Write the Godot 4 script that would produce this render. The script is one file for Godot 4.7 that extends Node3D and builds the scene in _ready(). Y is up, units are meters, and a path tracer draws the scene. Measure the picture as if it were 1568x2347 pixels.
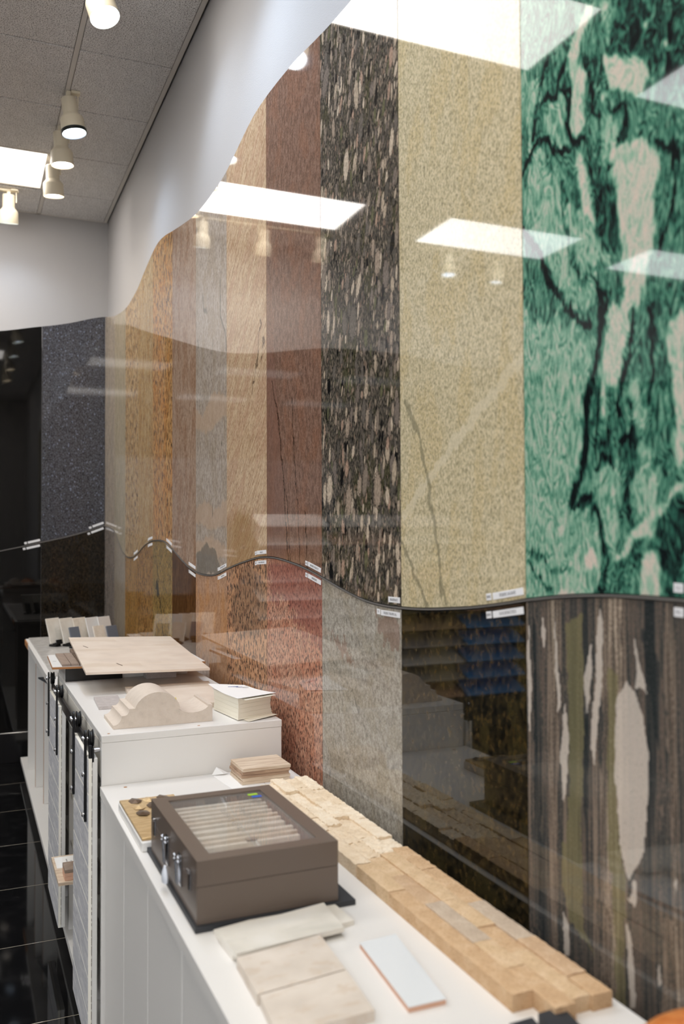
extends Node3D
# A stone showroom corner: a wall of polished slabs with wavy edges, white sample cabinets below, a tiled ceiling with
# troffers and track spotlights above, a black polished floor.  x: right (stone wall at 0.965), y: up, z: towards the camera.

const WALL := 1.013          # face of the plastered right wall
const FACE := 0.965          # polished face of the slabs on it
const BACK := -6.95          # face of the plastered back wall
const BFACE := -6.739         # polished face of the slabs on it
const CEIL := 4.024
const TOP := 0.888           # low worktop
const TALL := 1.0305         # top of the tall cabinet

var M := {}
var used := {}
var mesh_cache := {}

# ------------------------------------------------------------------ mesh builder
class MB:
	var v := PackedVector3Array()
	var n := PackedVector3Array()
	var u := PackedVector2Array()
	func tri(a: Vector3, b: Vector3, c: Vector3, na: Vector3, nb: Vector3, nc: Vector3, ua := Vector2.ZERO, ub := Vector2.ZERO, uc := Vector2.ZERO) -> void:
		var g := (b - a).cross(c - a)
		if g.dot(na + nb + nc) > 0.0:
			v.append_array([a, c, b]); n.append_array([na, nc, nb]); u.append_array([ua, uc, ub])
		else:
			v.append_array([a, b, c]); n.append_array([na, nb, nc]); u.append_array([ua, ub, uc])
	func quad(a: Vector3, b: Vector3, c: Vector3, d: Vector3, nn: Vector3, ua := Vector2(0, 0), ub := Vector2(1, 0), uc := Vector2(1, 1), ud := Vector2(0, 1)) -> void:
		tri(a, b, c, nn, nn, nn, ua, ub, uc)
		tri(a, c, d, nn, nn, nn, ua, uc, ud)
	func squad(a: Vector3, b: Vector3, c: Vector3, d: Vector3, na: Vector3, nb: Vector3, nc: Vector3, nd: Vector3) -> void:
		tri(a, b, c, na, nb, nc)
		tri(a, c, d, na, nc, nd)
	# flat face whose normal points away from p
	func face_from(pts: Array, p: Vector3) -> void:
		var g: Vector3 = (pts[1] - pts[0]).cross(pts[2] - pts[0])
		if g.length() < 1e-12 and pts.size() > 3:
			g = (pts[2] - pts[0]).cross(pts[3] - pts[0])
		g = g.normalized()
		var mid := Vector3.ZERO
		for q in pts: mid += q
		mid /= pts.size()
		if g.dot(mid - p) < 0.0: g = -g
		for i in range(1, pts.size() - 1):
			tri(pts[0], pts[i], pts[i + 1], g, g, g)
	# box with chamfered edges between two corners
	func box(a: Vector3, b: Vector3, ch := 0.0) -> void:
		var c := (a + b) / 2.0
		var h := (b - a).abs() / 2.0
		var k := minf(ch, minf(h.x, minf(h.y, h.z)) * 0.9)
		var P := func(sx: int, sy: int, sz: int, ax: int) -> Vector3:
			var d := Vector3(h.x - k, h.y - k, h.z - k)
			d[ax] = h[ax]
			return c + Vector3(d.x * sx, d.y * sy, d.z * sz)
		for ax in 3:
			for s in [-1, 1]:
				var q := []
				for t in [[-1, -1], [1, -1], [1, 1], [-1, 1]]:
					var g := [0, 0, 0]
					g[ax] = s; g[(ax + 1) % 3] = t[0]; g[(ax + 2) % 3] = t[1]
					q.append(P.call(g[0], g[1], g[2], ax))
				face_from(q, c)
		if k <= 0.0: return
		for ax in 3:
			var b1 := (ax + 1) % 3
			var b2 := (ax + 2) % 3
			for s1 in [-1, 1]:
				for s2 in [-1, 1]:
					var g := [0, 0, 0]
					g[b1] = s1; g[b2] = s2
					var q := []
					for e in [[-1, b1], [-1, b2], [1, b2], [1, b1]]:
						g[ax] = e[0]
						q.append(P.call(g[0], g[1], g[2], e[1]))
					face_from(q, c)
		for sx in [-1, 1]:
			for sy in [-1, 1]:
				for sz in [-1, 1]:
					face_from([P.call(sx, sy, sz, 0), P.call(sx, sy, sz, 1), P.call(sx, sy, sz, 2)], c)
	# plate from four top corners (in order round) and a thickness downwards
	func plate(p: Array, t: float) -> void:
		var q := []
		var c := Vector3.ZERO
		for i in 4:
			q.append(p[i] - Vector3(0, t, 0))
			c += (p[i] + q[i]) / 8.0
		face_from([p[0], p[1], p[2], p[3]], c)
		face_from([q[0], q[1], q[2], q[3]], c)
		for i in 4:
			var j := (i + 1) % 4
			face_from([p[i], p[j], q[j], q[i]], c)
	# surface of revolution: profile of (radius, along), from a towards direction d
	func lathe(prof: Array, a: Vector3, d: Vector3, seg := 24, smooth_deg := 35.0) -> void:
		d = d.normalized()
		var e := d.cross(Vector3(0.31, 0.2, 0.93) if absf(d.z) < 0.9 else Vector3(1, 0.1, 0)).normalized()
		var f := d.cross(e)
		var ns := []
		for i in prof.size() - 1:
			var t: Vector2 = prof[i + 1] - prof[i]
			ns.append(Vector2(t.y, -t.x).normalized())
		for i in prof.size() - 1:
			var n0: Vector2 = ns[i]
			var n1: Vector2 = ns[i]
			if i > 0 and rad_to_deg(absf(n0.angle_to(ns[i - 1]))) < smooth_deg: n0 = (n0 + ns[i - 1]).normalized()
			if i < ns.size() - 1 and rad_to_deg(absf(n1.angle_to(ns[i + 1]))) < smooth_deg: n1 = (n1 + ns[i + 1]).normalized()
			var p0: Vector2 = prof[i]
			var p1: Vector2 = prof[i + 1]
			for k in seg:
				var a0 := TAU * k / seg
				var a1 := TAU * (k + 1) / seg
				var r0 := e * cos(a0) + f * sin(a0)
				var r1 := e * cos(a1) + f * sin(a1)
				squad(a + r0 * p0.x + d * p0.y, a + r1 * p0.x + d * p0.y, a + r1 * p1.x + d * p1.y, a + r0 * p1.x + d * p1.y,
					r0 * n0.x + d * n0.y, r1 * n0.x + d * n0.y, r1 * n1.x + d * n1.y, r0 * n1.x + d * n1.y)
	func cyl(a: Vector3, b: Vector3, r: float, seg := 16, ch := 0.0) -> void:
		var l := (b - a).length()
		if ch > 0.0:
			lathe([Vector2(0, 0), Vector2(r - ch, 0), Vector2(r, ch), Vector2(r, l - ch), Vector2(r - ch, l), Vector2(0, l)], a, b - a, seg)
		else:
			lathe([Vector2(0, 0), Vector2(r, 0), Vector2(r, l), Vector2(0, l)], a, b - a, seg)
	# outline in x/y pushed along z from z0 (near) to z1; smooth where the outline bends little
	func extrude(o: Array, z0: float, z1: float) -> void:
		var poly := PackedVector2Array(o)
		var ids := Geometry2D.triangulate_polygon(poly)
		for k in range(0, ids.size(), 3):
			for zz in [[z0, 1.0], [z1, -1.0]]:
				var nn := Vector3(0, 0, zz[1])
				var t := []
				for m in 3: t.append(Vector3(poly[ids[k + m]].x, poly[ids[k + m]].y, zz[0]))
				tri(t[0], t[1], t[2], nn, nn, nn)
		var area := 0.0
		for i in o.size():
			var p: Vector2 = o[i]
			var q: Vector2 = o[(i + 1) % o.size()]
			area += p.x * q.y - q.x * p.y
		var ns := []
		for i in o.size():
			var t: Vector2 = o[(i + 1) % o.size()] - o[i]
			ns.append((Vector2(t.y, -t.x) * signf(area)).normalized())
		for i in o.size():
			var j := (i + 1) % o.size()
			var pr: Vector2 = ns[(i - 1 + o.size()) % o.size()]
			var nx: Vector2 = ns[j]
			var n0: Vector2 = ns[i]
			var n1: Vector2 = ns[i]
			if rad_to_deg(absf(n0.angle_to(pr))) < 28.0: n0 = (n0 + pr).normalized()
			if rad_to_deg(absf(n1.angle_to(nx))) < 28.0: n1 = (n1 + nx).normalized()
			squad(Vector3(o[i].x, o[i].y, z0), Vector3(o[j].x, o[j].y, z0), Vector3(o[j].x, o[j].y, z1), Vector3(o[i].x, o[i].y, z1),
				Vector3(n0.x, n0.y, 0), Vector3(n1.x, n1.y, 0), Vector3(n1.x, n1.y, 0), Vector3(n0.x, n0.y, 0))
	# round bar along a polyline
	func tube(pts: Array, r: float, seg := 10) -> void:
		for i in pts.size() - 1: cyl(pts[i], pts[i + 1], r, seg)
	func mesh() -> ArrayMesh:
		var m := ArrayMesh.new()
		var arr := []
		arr.resize(Mesh.ARRAY_MAX)
		arr[Mesh.ARRAY_VERTEX] = v
		arr[Mesh.ARRAY_NORMAL] = n
		arr[Mesh.ARRAY_TEX_UV] = u
		m.add_surface_from_arrays(Mesh.PRIMITIVE_TRIANGLES, arr)
		return m

# ------------------------------------------------------------------ scene helpers
func numbered(called: String) -> String:
	if not used.has(called):
		used[called] = 0
		return called
	used[called] += 1
	return "%s_%03d" % [called, used[called]]

func thing(called: String, label: String, category: String, at := Vector3.ZERO, group := "") -> Node3D:
	var o := Node3D.new()
	o.name = numbered(called)
	add_child(o)
	o.position = at
	tag(o, label, category, group)
	return o

func tag(o: Node, label: String, category: String, group := "") -> void:
	o.set_meta("label", label)
	o.set_meta("category", category)
	if group != "": o.set_meta("group", group)

# one mesh: a part when it has a parent, else a thing of its own
func put(b, called: String, m: Material, parent: Node = null) -> MeshInstance3D:
	var o := MeshInstance3D.new()
	o.mesh = b if b is Mesh else b.mesh()
	o.material_override = m
	o.cast_shadow = GeometryInstance3D.SHADOW_CASTING_SETTING_ON
	if parent:
		o.name = called
		parent.add_child(o, true)
	else:
		o.name = numbered(called)
		add_child(o)
	return o

func part_box(parent: Node, called: String, a: Vector3, b: Vector3, m: Material, ch := 0.001) -> MeshInstance3D:
	var s := (b - a).abs()
	var key := "box %.4f %.4f %.4f %.4f" % [s.x, s.y, s.z, ch]
	if not mesh_cache.has(key):
		var mb := MB.new()
		mb.box(-s / 2.0, s / 2.0, ch)
		mesh_cache[key] = mb.mesh()
	var o := put(mesh_cache[key], called, m, parent)
	o.position = (a + b) / 2.0
	if parent is Node3D and parent != self: o.position -= origin_of(parent)
	return o

# where a node stands in the room (nodes here are never turned unless they say so)
func origin_of(o: Node) -> Vector3:
	var p := Vector3.ZERO
	while o is Node3D and o != self:
		p += o.position
		o = o.get_parent()
	return p

func setting(o: Node) -> Node:
	o.set_meta("kind", "structure")
	return o

func struct_node(called: String) -> Node3D:
	var o := Node3D.new()
	o.name = called
	add_child(o)
	o.set_meta("kind", "structure")
	return o

func mat(called: String, c: Color, rough := 0.6, metal := 0.0, spec := 0.5) -> StandardMaterial3D:
	var m := StandardMaterial3D.new()
	m.resource_name = called
	m.albedo_color = c
	m.roughness = rough
	m.metallic = metal
	m.metallic_specular = spec
	M[called] = m
	return m

func rgb(r: float, g: float, b: float) -> Color:
	return Color(r / 255.0, g / 255.0, b / 255.0)

func curve(pts: Array, x: float) -> float:      # smooth curve through points sorted by their first number
	if x <= pts[0][0]: return pts[0][1]
	for i in pts.size() - 1:
		if x <= pts[i + 1][0]:
			var t: float = (x - pts[i][0]) / (pts[i + 1][0] - pts[i][0])
			var a: float = pts[maxi(i - 1, 0)][1]
			var d: float = pts[mini(i + 2, pts.size() - 1)][1]
			return cubic_interpolate(pts[i][1], pts[i + 1][1], a, d, t)
	return pts[pts.size() - 1][1]

# ------------------------------------------------------------------ computed textures
# grey noise as bytes: freq per pixel before stretching by sx, sy
func noise(w: int, h: int, type: int, freq: float, sx := 1.0, sy := 1.0, sd := 1, oct := 3, warp := 0.0, cell := -1) -> PackedByteArray:
	var f := FastNoiseLite.new()
	f.noise_type = type
	f.seed = sd
	f.frequency = freq
	f.fractal_type = FastNoiseLite.FRACTAL_FBM if oct > 1 else FastNoiseLite.FRACTAL_NONE
	f.fractal_octaves = oct
	if cell >= 0:
		f.cellular_return_type = cell
		f.cellular_jitter = 1.0
	if warp > 0.0:
		f.domain_warp_enabled = true
		f.domain_warp_amplitude = warp
		f.domain_warp_frequency = freq * 0.6
		f.domain_warp_fractal_octaves = 2
	var im := f.get_image(maxi(4, int(w / sx)), maxi(4, int(h / sy)))
	if im.get_width() != w or im.get_height() != h: im.resize(w, h, Image.INTERPOLATE_CUBIC)
	im.convert(Image.FORMAT_L8)
	return im.get_data()

func ramp_lut(stops: Array) -> PackedByteArray:  # [[position, Color], ...]
	var g := Gradient.new()
	var o := PackedFloat32Array()
	var c := PackedColorArray()
	for s in stops:
		o.append(s[0]); c.append(s[1])
	g.offsets = o
	g.colors = c
	var out := PackedByteArray()
	for i in 256:
		var k := g.sample(i / 255.0)
		out.append(k.r8); out.append(k.g8); out.append(k.b8)
	return out

# base: bytes + colour ramp; layers: [bytes, from, to, Color, strength]; slide: pixels that each row moves by (slanted grain)
func stone(w: int, h: int, base: PackedByteArray, stops: Array, layers: Array, slide := 0.0, bw := 0) -> Image:
	var lut := ramp_lut(stops)
	var out := PackedByteArray()
	out.resize(w * h * 3)
	var sw := bw if bw > 0 else w
	var j := 0
	for y in h:
		var off := y * sw + (int(slide * y) if slide >= 0.0 else int(-slide * (h - y)))
		for x in w:
			var k := base[off + x] * 3
			out[j] = lut[k]; out[j + 1] = lut[k + 1]; out[j + 2] = lut[k + 2]
			j += 3
	for L in layers:
		var src: PackedByteArray = L[0]
		var al := PackedInt32Array()
		for i in 256: al.append(int(256.0 * L[4] * smoothstep(L[1], L[2], i / 255.0) if L[1] < L[2] else 256.0 * L[4] * (1.0 - smoothstep(L[2], L[1], i / 255.0))))
		var r: int = L[3].r8
		var g: int = L[3].g8
		var b: int = L[3].b8
		var own: bool = src.size() == w * h
		j = 0
		for y in h:
			var off := y * w if own else y * sw + (int(slide * y) if slide >= 0.0 else int(-slide * (h - y)))
			for x in w:
				var a := al[src[off + x]]
				if a:
					out[j] += ((r - out[j]) * a) >> 8
					out[j + 1] += ((g - out[j + 1]) * a) >> 8
					out[j + 2] += ((b - out[j + 2]) * a) >> 8
				j += 3
	return Image.create_from_data(w, h, false, Image.FORMAT_RGB8, out)

func tex(im: Image) -> ImageTexture:
	return ImageTexture.create_from_image(im)

func tri_mat(called: String, im: Image, scale: float, rough := 0.6, spec := 0.5, world := false) -> StandardMaterial3D:
	var m := mat(called, Color.WHITE, rough, 0.0, spec)
	m.albedo_texture = tex(im)
	m.uv1_triplanar = true
	m.uv1_world_triplanar = world
	m.uv1_scale = Vector3.ONE * scale
	return m

# ------------------------------------------------------------------ the scene
func _ready() -> void:
	var cam := Camera3D.new()
	cam.name = "camera"
	cam.position = Vector3(0, 1.6, 0)
	cam.basis = Basis(Vector3.UP, deg_to_rad(-23.1638)) * Basis(Vector3.RIGHT, deg_to_rad(1.536)) * Basis(Vector3.BACK, deg_to_rad(-0.2568))
	var lens := CameraAttributesPhysical.new()
	lens.frustum_focal_length = 20.736      # 60.1 degrees from top to bottom
	lens.frustum_focus_distance = 3.1
	lens.exposure_aperture = 2.0
	lens.frustum_near = 0.05
	lens.frustum_far = 60.0
	cam.attributes = lens
	add_child(cam)
	cam.current = true

	var env := Environment.new()
	env.background_mode = Environment.BG_COLOR
	env.background_color = Color(0.95, 0.97, 1.0)
	env.background_energy_multiplier = 3.5    # daylight outside the shop window behind the camera
	env.tonemap_mode = Environment.TONE_MAPPER_LINEAR
	env.tonemap_exposure = 1.08
	env.sdfgi_enabled = true
	env.ssao_enabled = true
	env.ssil_enabled = true
	var we := WorldEnvironment.new()
	we.name = "environment"
	we.environment = env
	add_child(we)

	make_materials()
	build_shell()
	build_ceiling()
	build_slabs()
	build_low_cabinets()
	build_tall_cabinet()
	build_far_unit()
	build_tall_top()
	build_low_top()
	build_track_lights()
	build_rack()

# ------------------------------------------------------------------ materials
func make_materials() -> void:
	mat("white laminate", rgb(231, 228, 223), 0.38)
	mat("laminate edge", rgb(226, 221, 210), 0.5)
	mat("raw chipboard", rgb(176, 122, 74), 0.8)
	mat("black metal", rgb(16, 16, 18), 0.42, 0.0, 0.5)
	mat("zinc", rgb(205, 205, 208), 0.24, 1.0)
	mat("chrome", rgb(215, 216, 220), 0.1, 1.0)
	mat("grout", rgb(176, 164, 146), 0.8)
	mat("tee bar", rgb(212, 206, 198), 0.5)
	mat("lamp body", rgb(224, 212, 186), 0.42)
	mat("lamp rim", rgb(15, 22, 20), 0.3)
	mat("door core", rgb(226, 224, 219), 0.55)
	mat("groove cream", rgb(252, 247, 234), 0.6)
	mat("box leather", rgb(104, 91, 81), 0.33)
	mat("slate", rgb(46, 48, 52), 0.6)
	mat("tag white", rgb(238, 238, 240), 0.5)
	mat("ink", rgb(55, 55, 60), 0.7)
	mat("pale ink", rgb(150, 140, 130), 0.7)
	mat("pin hole", rgb(20, 18, 16), 0.9)
	mat("plastic bag", rgb(228, 232, 240), 0.25)
	mat("sticker green", rgb(160, 205, 50), 0.5)
	mat("sticker blue", rgb(40, 90, 190), 0.5)
	mat("terracotta", rgb(212, 168, 142), 0.8)
	mat("glaze", rgb(228, 231, 232), 0.14)
	mat("paper", rgb(242, 240, 236), 0.8)
	mat("ink blue", rgb(60, 80, 150), 0.8)
	mat("charcoal", rgb(54, 60, 66), 0.5)
	mat("strip metal", rgb(140, 136, 131), 0.35, 0.5)
	mat("stack paper", rgb(243, 238, 222), 0.85)
	mat("sample white", rgb(232, 230, 226), 0.4)
	mat("sample grey", rgb(108, 116, 128), 0.5)
	mat("blue sample", rgb(96, 178, 250), 0.35)
	mat("black granite", rgb(24, 23, 24), 0.14)
	var pane := mat("pane", Color(0.95, 0.97, 0.98, 0.06), 0.02)
	pane.transparency = BaseMaterial3D.TRANSPARENCY_ALPHA

	# plaster: a faint woven relief
	var wl := mat("plaster", rgb(178, 175, 173), 0.75)
	var fw := FastNoiseLite.new()
	fw.noise_type = FastNoiseLite.TYPE_SIMPLEX
	fw.frequency = 0.09
	fw.fractal_octaves = 3
	fw.seed = 5
	wl.heightmap_enabled = true
	wl.heightmap_texture = tex(fw.get_seamless_image(512, 512))
	wl.heightmap_scale = 0.04
	wl.uv1_triplanar = true
	wl.uv1_world_triplanar = true
	wl.uv1_scale = Vector3.ONE * 3.0
	mat("plaster plain", rgb(196, 192, 188), 0.8)

	# mineral-fibre ceiling tile: pale board with dark pinholes and short fissures
	var w := 512
	var a := noise(w, w, FastNoiseLite.TYPE_SIMPLEX, 0.012, 1.0, 1.0, 3, 4)
	var b := noise(w, w, FastNoiseLite.TYPE_SIMPLEX, 0.14, 1.0, 1.0, 9, 2)
	var c := noise(w, w, FastNoiseLite.TYPE_CELLULAR, 0.11, 1.0, 1.0, 21, 1, 0.0, FastNoiseLite.RETURN_DISTANCE)
	var im := stone(w, w, a, [[0.0, rgb(222, 219, 216)], [1.0, rgb(237, 234, 231)]],
		[[b, 0.66, 0.78, rgb(112, 105, 99), 0.85], [b, 0.34, 0.20, rgb(240, 236, 230), 0.6], [c, 0.14, 0.02, rgb(140, 133, 127), 0.4]])
	var cm := tri_mat("ceiling board", im, 1.5, 0.9, 0.25)
	cm.uv1_offset = Vector3.ONE * 0.5
	cm.heightmap_enabled = true
	cm.heightmap_texture = tex(Image.create_from_data(w, w, false, Image.FORMAT_L8, b))
	cm.heightmap_flip_texture = true
	cm.heightmap_scale = 0.08

	# black polished floor tile with faint clouding
	var f1 := seam(w, FastNoiseLite.TYPE_SIMPLEX, 0.012, 33, 5)
	im = stone(w, w, f1, [[0.0, rgb(13, 13, 14)], [0.6, rgb(17, 17, 18)], [1.0, rgb(30, 29, 29)]], [])
	tri_mat("floor tile", im, 1.1, 0.05, 0.5, true)

	# weathered grey oak planks (grain along z)
	for k in 3:
		var g1 := noise(w, w, FastNoiseLite.TYPE_SIMPLEX, 0.022, 5.0, 1.0, 40 + k, 5, 40.0)
		var g2 := noise(w, w, FastNoiseLite.TYPE_SIMPLEX, 0.12, 22.0, 1.0, 60 + k, 2)
		im = stone(w, w, g1, [[0.0, rgb(186, 186, 190)], [0.4, rgb(206, 206, 209)], [0.52, rgb(190, 190, 194)], [0.64, rgb(213, 212, 213)], [1.0, rgb(226, 225, 225)]], [[g2, 0.66, 0.9, rgb(166, 166, 170), 0.4]])
		tri_mat("oak plank %d" % k, im, 1.9, 0.7)
	# wood samples: cream with brown streaks
	for k in 2:
		var g1 := noise(w, w, FastNoiseLite.TYPE_SIMPLEX, 0.03, 9.0, 1.0, 80 + k, 4, 14.0)
		var g2 := noise(w, w, FastNoiseLite.TYPE_SIMPLEX, 0.10, 20.0, 1.0, 90 + k, 2)
		var cs: Array = [[rgb(216, 196, 172), rgb(229, 212, 190), rgb(188, 160, 134)], [rgb(176, 146, 120), rgb(198, 168, 142), rgb(146, 116, 94)]][k]
		im = stone(w, w, g1, [[0.0, cs[2]], [0.45, cs[0]], [1.0, cs[1]]], [[g2, 0.65, 0.9, cs[2], 0.5]])
		tri_mat("wood sample %d" % k, im, 3.4, 0.55)

	# pale stones used for loose samples
	pale("sandstone", rgb(216, 202, 187), rgb(221, 208, 194), rgb(184, 168, 152), 101, 0.3, 9.0, 0.85)
	pale("beige tile", rgb(230, 214, 197), rgb(238, 225, 209), rgb(214, 194, 170), 111, 0.012, 1.6, 0.4, 0.5, 3.0)
	pale("limestone", rgb(216, 204, 190), rgb(228, 217, 204), rgb(200, 178, 154), 121, 0.04, 2.4, 0.5, 0.4, 2.0)
	pale("white marble", rgb(230, 224, 212), rgb(238, 233, 224), rgb(206, 202, 190), 131, 0.012, 2.2, 0.3, 0.5, 3.0)
	pale("lilac marble", rgb(192, 184, 180), rgb(206, 199, 194), rgb(160, 152, 150), 141, 0.12, 8.0, 0.4)
	pale("grey marble", rgb(186, 182, 176), rgb(212, 208, 202), rgb(150, 146, 142), 151, 0.05, 4.0, 0.3)
	pale("brown tile", rgb(150, 130, 114), rgb(166, 146, 130), rgb(126, 106, 92), 161, 0.12, 8.0, 0.5)
	pale("sample stone 0", rgb(232, 222, 206), rgb(240, 231, 218), rgb(214, 198, 176), 171, 0.03, 5.0, 0.4, 0.3)
	pale("sample stone 1", rgb(228, 214, 194), rgb(238, 226, 210), rgb(190, 156, 118), 181, 0.03, 5.0, 0.4, 0.5, 4.0)
	pale("travertine cream 0", rgb(236, 217, 190), rgb(244, 230, 208), rgb(214, 184, 146), 191, 0.07, 6.0, 0.9, 0.4)
	pale("travertine cream 1", rgb(230, 208, 178), rgb(240, 222, 196), rgb(206, 172, 132), 195, 0.07, 6.0, 0.9, 0.4)
	pale("travertine tan 0", rgb(206, 172, 134), rgb(218, 188, 152), rgb(158, 114, 78), 201, 0.07, 6.0, 0.9, 0.4)
	pale("travertine tan 1", rgb(202, 170, 136), rgb(216, 188, 156), rgb(162, 124, 92), 211, 0.07, 6.0, 0.9, 0.4)
	pale("travertine tan 2", rgb(214, 184, 146), rgb(226, 198, 164), rgb(170, 130, 92), 221, 0.07, 6.0, 0.9, 0.4)
	pale("travertine grey", rgb(196, 176, 154), rgb(208, 190, 168), rgb(160, 138, 118), 231, 0.07, 6.0, 0.9, 0.4)

	# brushed gold leaf mosaic
	var g3 := noise(w, w, FastNoiseLite.TYPE_SIMPLEX, 0.06, 12.0, 1.0, 240, 3, 10.0)
	im = stone(w, w, g3, [[0.0, rgb(182, 146, 96)], [0.5, rgb(216, 184, 132)], [1.0, rgb(238, 214, 170)]], [])
	var gm := tri_mat("gold leaf", im, 7.0, 0.3)
	gm.metallic = 0.45
	mat("dark gold", rgb(92, 68, 44), 0.3, 0.5)
	var og := noise(w, w, FastNoiseLite.TYPE_SIMPLEX, 0.02, 1.0, 2.0, 250, 4, 10.0)
	im = stone(w, w, og, [[0.0, rgb(176, 92, 36)], [0.5, rgb(208, 124, 58)], [1.0, rgb(226, 156, 92)]], [])
	tri_mat("orange wood", im, 5.0, 0.35)
	# particle board seen in the doors' raw edges
	mat("crack", rgb(96, 74, 54), 0.9)

func seam(w: int, type: int, freq: float, sd: int, oct: int) -> PackedByteArray:
	var f := FastNoiseLite.new()
	f.noise_type = type
	f.frequency = freq
	f.seed = sd
	f.fractal_octaves = oct
	f.fractal_type = FastNoiseLite.FRACTAL_FBM if oct > 1 else FastNoiseLite.FRACTAL_NONE
	f.cellular_return_type = FastNoiseLite.RETURN_DISTANCE
	var im := f.get_seamless_image(w, w)
	im.convert(Image.FORMAT_L8)
	return im.get_data()

# small pale stone texture: soft clouds, darker flecks; pit: how deep the flecks are cut
func pale(called: String, c: Color, hi: Color, fleck: Color, sd: int, ff: float, sc: float, rough: float, fa := 0.75, streak := 1.0) -> void:
	var w := 256
	var a := seam(w, FastNoiseLite.TYPE_SIMPLEX, 0.012, sd, 5)
	var b := seam(w, FastNoiseLite.TYPE_SIMPLEX, ff, sd + 1, 3) if streak <= 1.0 else noise(w, w, FastNoiseLite.TYPE_SIMPLEX, ff, streak, 1.0, sd + 1, 4, 20.0)
	var im := stone(w, w, a, [[0.0, c.darkened(0.04)], [0.4, c], [1.0, hi]], [[b, 0.62, 0.9, fleck, fa]])
	var m := tri_mat(called, im, sc, rough, 0.5 if rough < 0.6 else 0.3)
	if called.begins_with("travertine"):
		m.heightmap_enabled = true
		m.heightmap_texture = tex(Image.create_from_data(w, w, false, Image.FORMAT_L8, b))
		m.heightmap_flip_texture = true
		m.heightmap_scale = 0.09

# ------------------------------------------------------------------ room shell
func build_shell() -> void:
	var X0 := -5.9
	var Z1 := 3.2
	setting(part_box(self, "wall_right", Vector3(WALL, -0.1, BACK - 0.12), Vector3(WALL + 0.12, CEIL + 0.25, Z1 + 0.12), M["plaster"], 0.0))
	setting(part_box(self, "wall_back", Vector3(X0 - 0.12, -0.1, BACK - 0.12), Vector3(WALL, CEIL + 0.25, BACK), M["plaster"], 0.0))
	setting(part_box(self, "wall_left", Vector3(X0 - 0.12, -0.1, BACK), Vector3(X0, CEIL + 0.25, Z1), M["plaster plain"], 0.0))
	# front wall with a shop window in it
	var wf := struct_node("wall_front")
	var wx0 := -5.2
	var wx1 := -0.6
	part_box(wf, "pier", Vector3(X0 - 0.12, -0.1, Z1), Vector3(wx0, CEIL + 0.25, Z1 + 0.12), M["plaster plain"], 0.0)
	part_box(wf, "pier", Vector3(wx1, -0.1, Z1), Vector3(WALL, CEIL + 0.25, Z1 + 0.12), M["plaster plain"], 0.0)
	part_box(wf, "sill_wall", Vector3(wx0, -0.1, Z1), Vector3(wx1, 0.5, Z1 + 0.12), M["plaster plain"], 0.0)
	part_box(wf, "lintel", Vector3(wx0, 3.1, Z1), Vector3(wx1, CEIL + 0.25, Z1 + 0.12), M["plaster plain"], 0.0)
	var wn := struct_node("window_1")
	for k in 4:
		part_box(wn, "mullion", Vector3(lerpf(wx0, wx1 - 0.06, k / 3.0), 0.5, Z1 + 0.03), Vector3(lerpf(wx0, wx1 - 0.06, k / 3.0) + 0.06, 3.1, Z1 + 0.09), M["charcoal"], 0.002)
		if k < 3:
			var pa := lerpf(wx0, wx1 - 0.06, k / 3.0) + 0.0605
			part_box(wn, "pane", Vector3(pa, 0.5005, Z1 + 0.055), Vector3(lerpf(wx0, wx1 - 0.06, (k + 1) / 3.0) - 0.0005, 3.0995, Z1 + 0.061), M["pane"], 0.0)
	# furring that carries the slabs of the back wall, and its black skirting
	setting(part_box(self, "wall_back_lining", Vector3(X0, 0.0, BACK), Vector3(FACE - 0.001, 2.98, BFACE - 0.0205), M["plaster plain"], 0.0))
	setting(part_box(self, "baseboard_back", Vector3(X0, 0.0003, BFACE + 0.0004), Vector3(FACE - 0.001, 0.215, BFACE + 0.016), M["black granite"], 0.003))
	var fl := struct_node("floor")
	part_box(fl, "screed", Vector3(X0, -0.1, BACK), Vector3(WALL, -0.0003, Z1), M["grout"], 0.0)
	# black tiles 61 cm square with thin joints
	var xs := [X0]
	var x := 0.10 - 0.61 * 10
	while x < WALL:
		if x > X0 + 0.02: xs.append(x)
		x += 0.61
	xs.append(WALL)
	var zs := [BACK]
	var z := -3.118 - 0.61 * 5
	while z < Z1:
		zs.append(z)
		z += 0.61
	zs.append(Z1)
	for i in xs.size() - 1:
		for j in zs.size() - 1:
			if xs[i + 1] - xs[i] < 0.02 or zs[j + 1] - zs[j] < 0.02: continue
			part_box(fl, "floor_tile", Vector3(xs[i] + 0.0016, -0.012, zs[j] + 0.0016), Vector3(xs[i + 1] - 0.0016, 0.0, zs[j + 1] - 0.0016), M["floor tile"], 0.0002)

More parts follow.
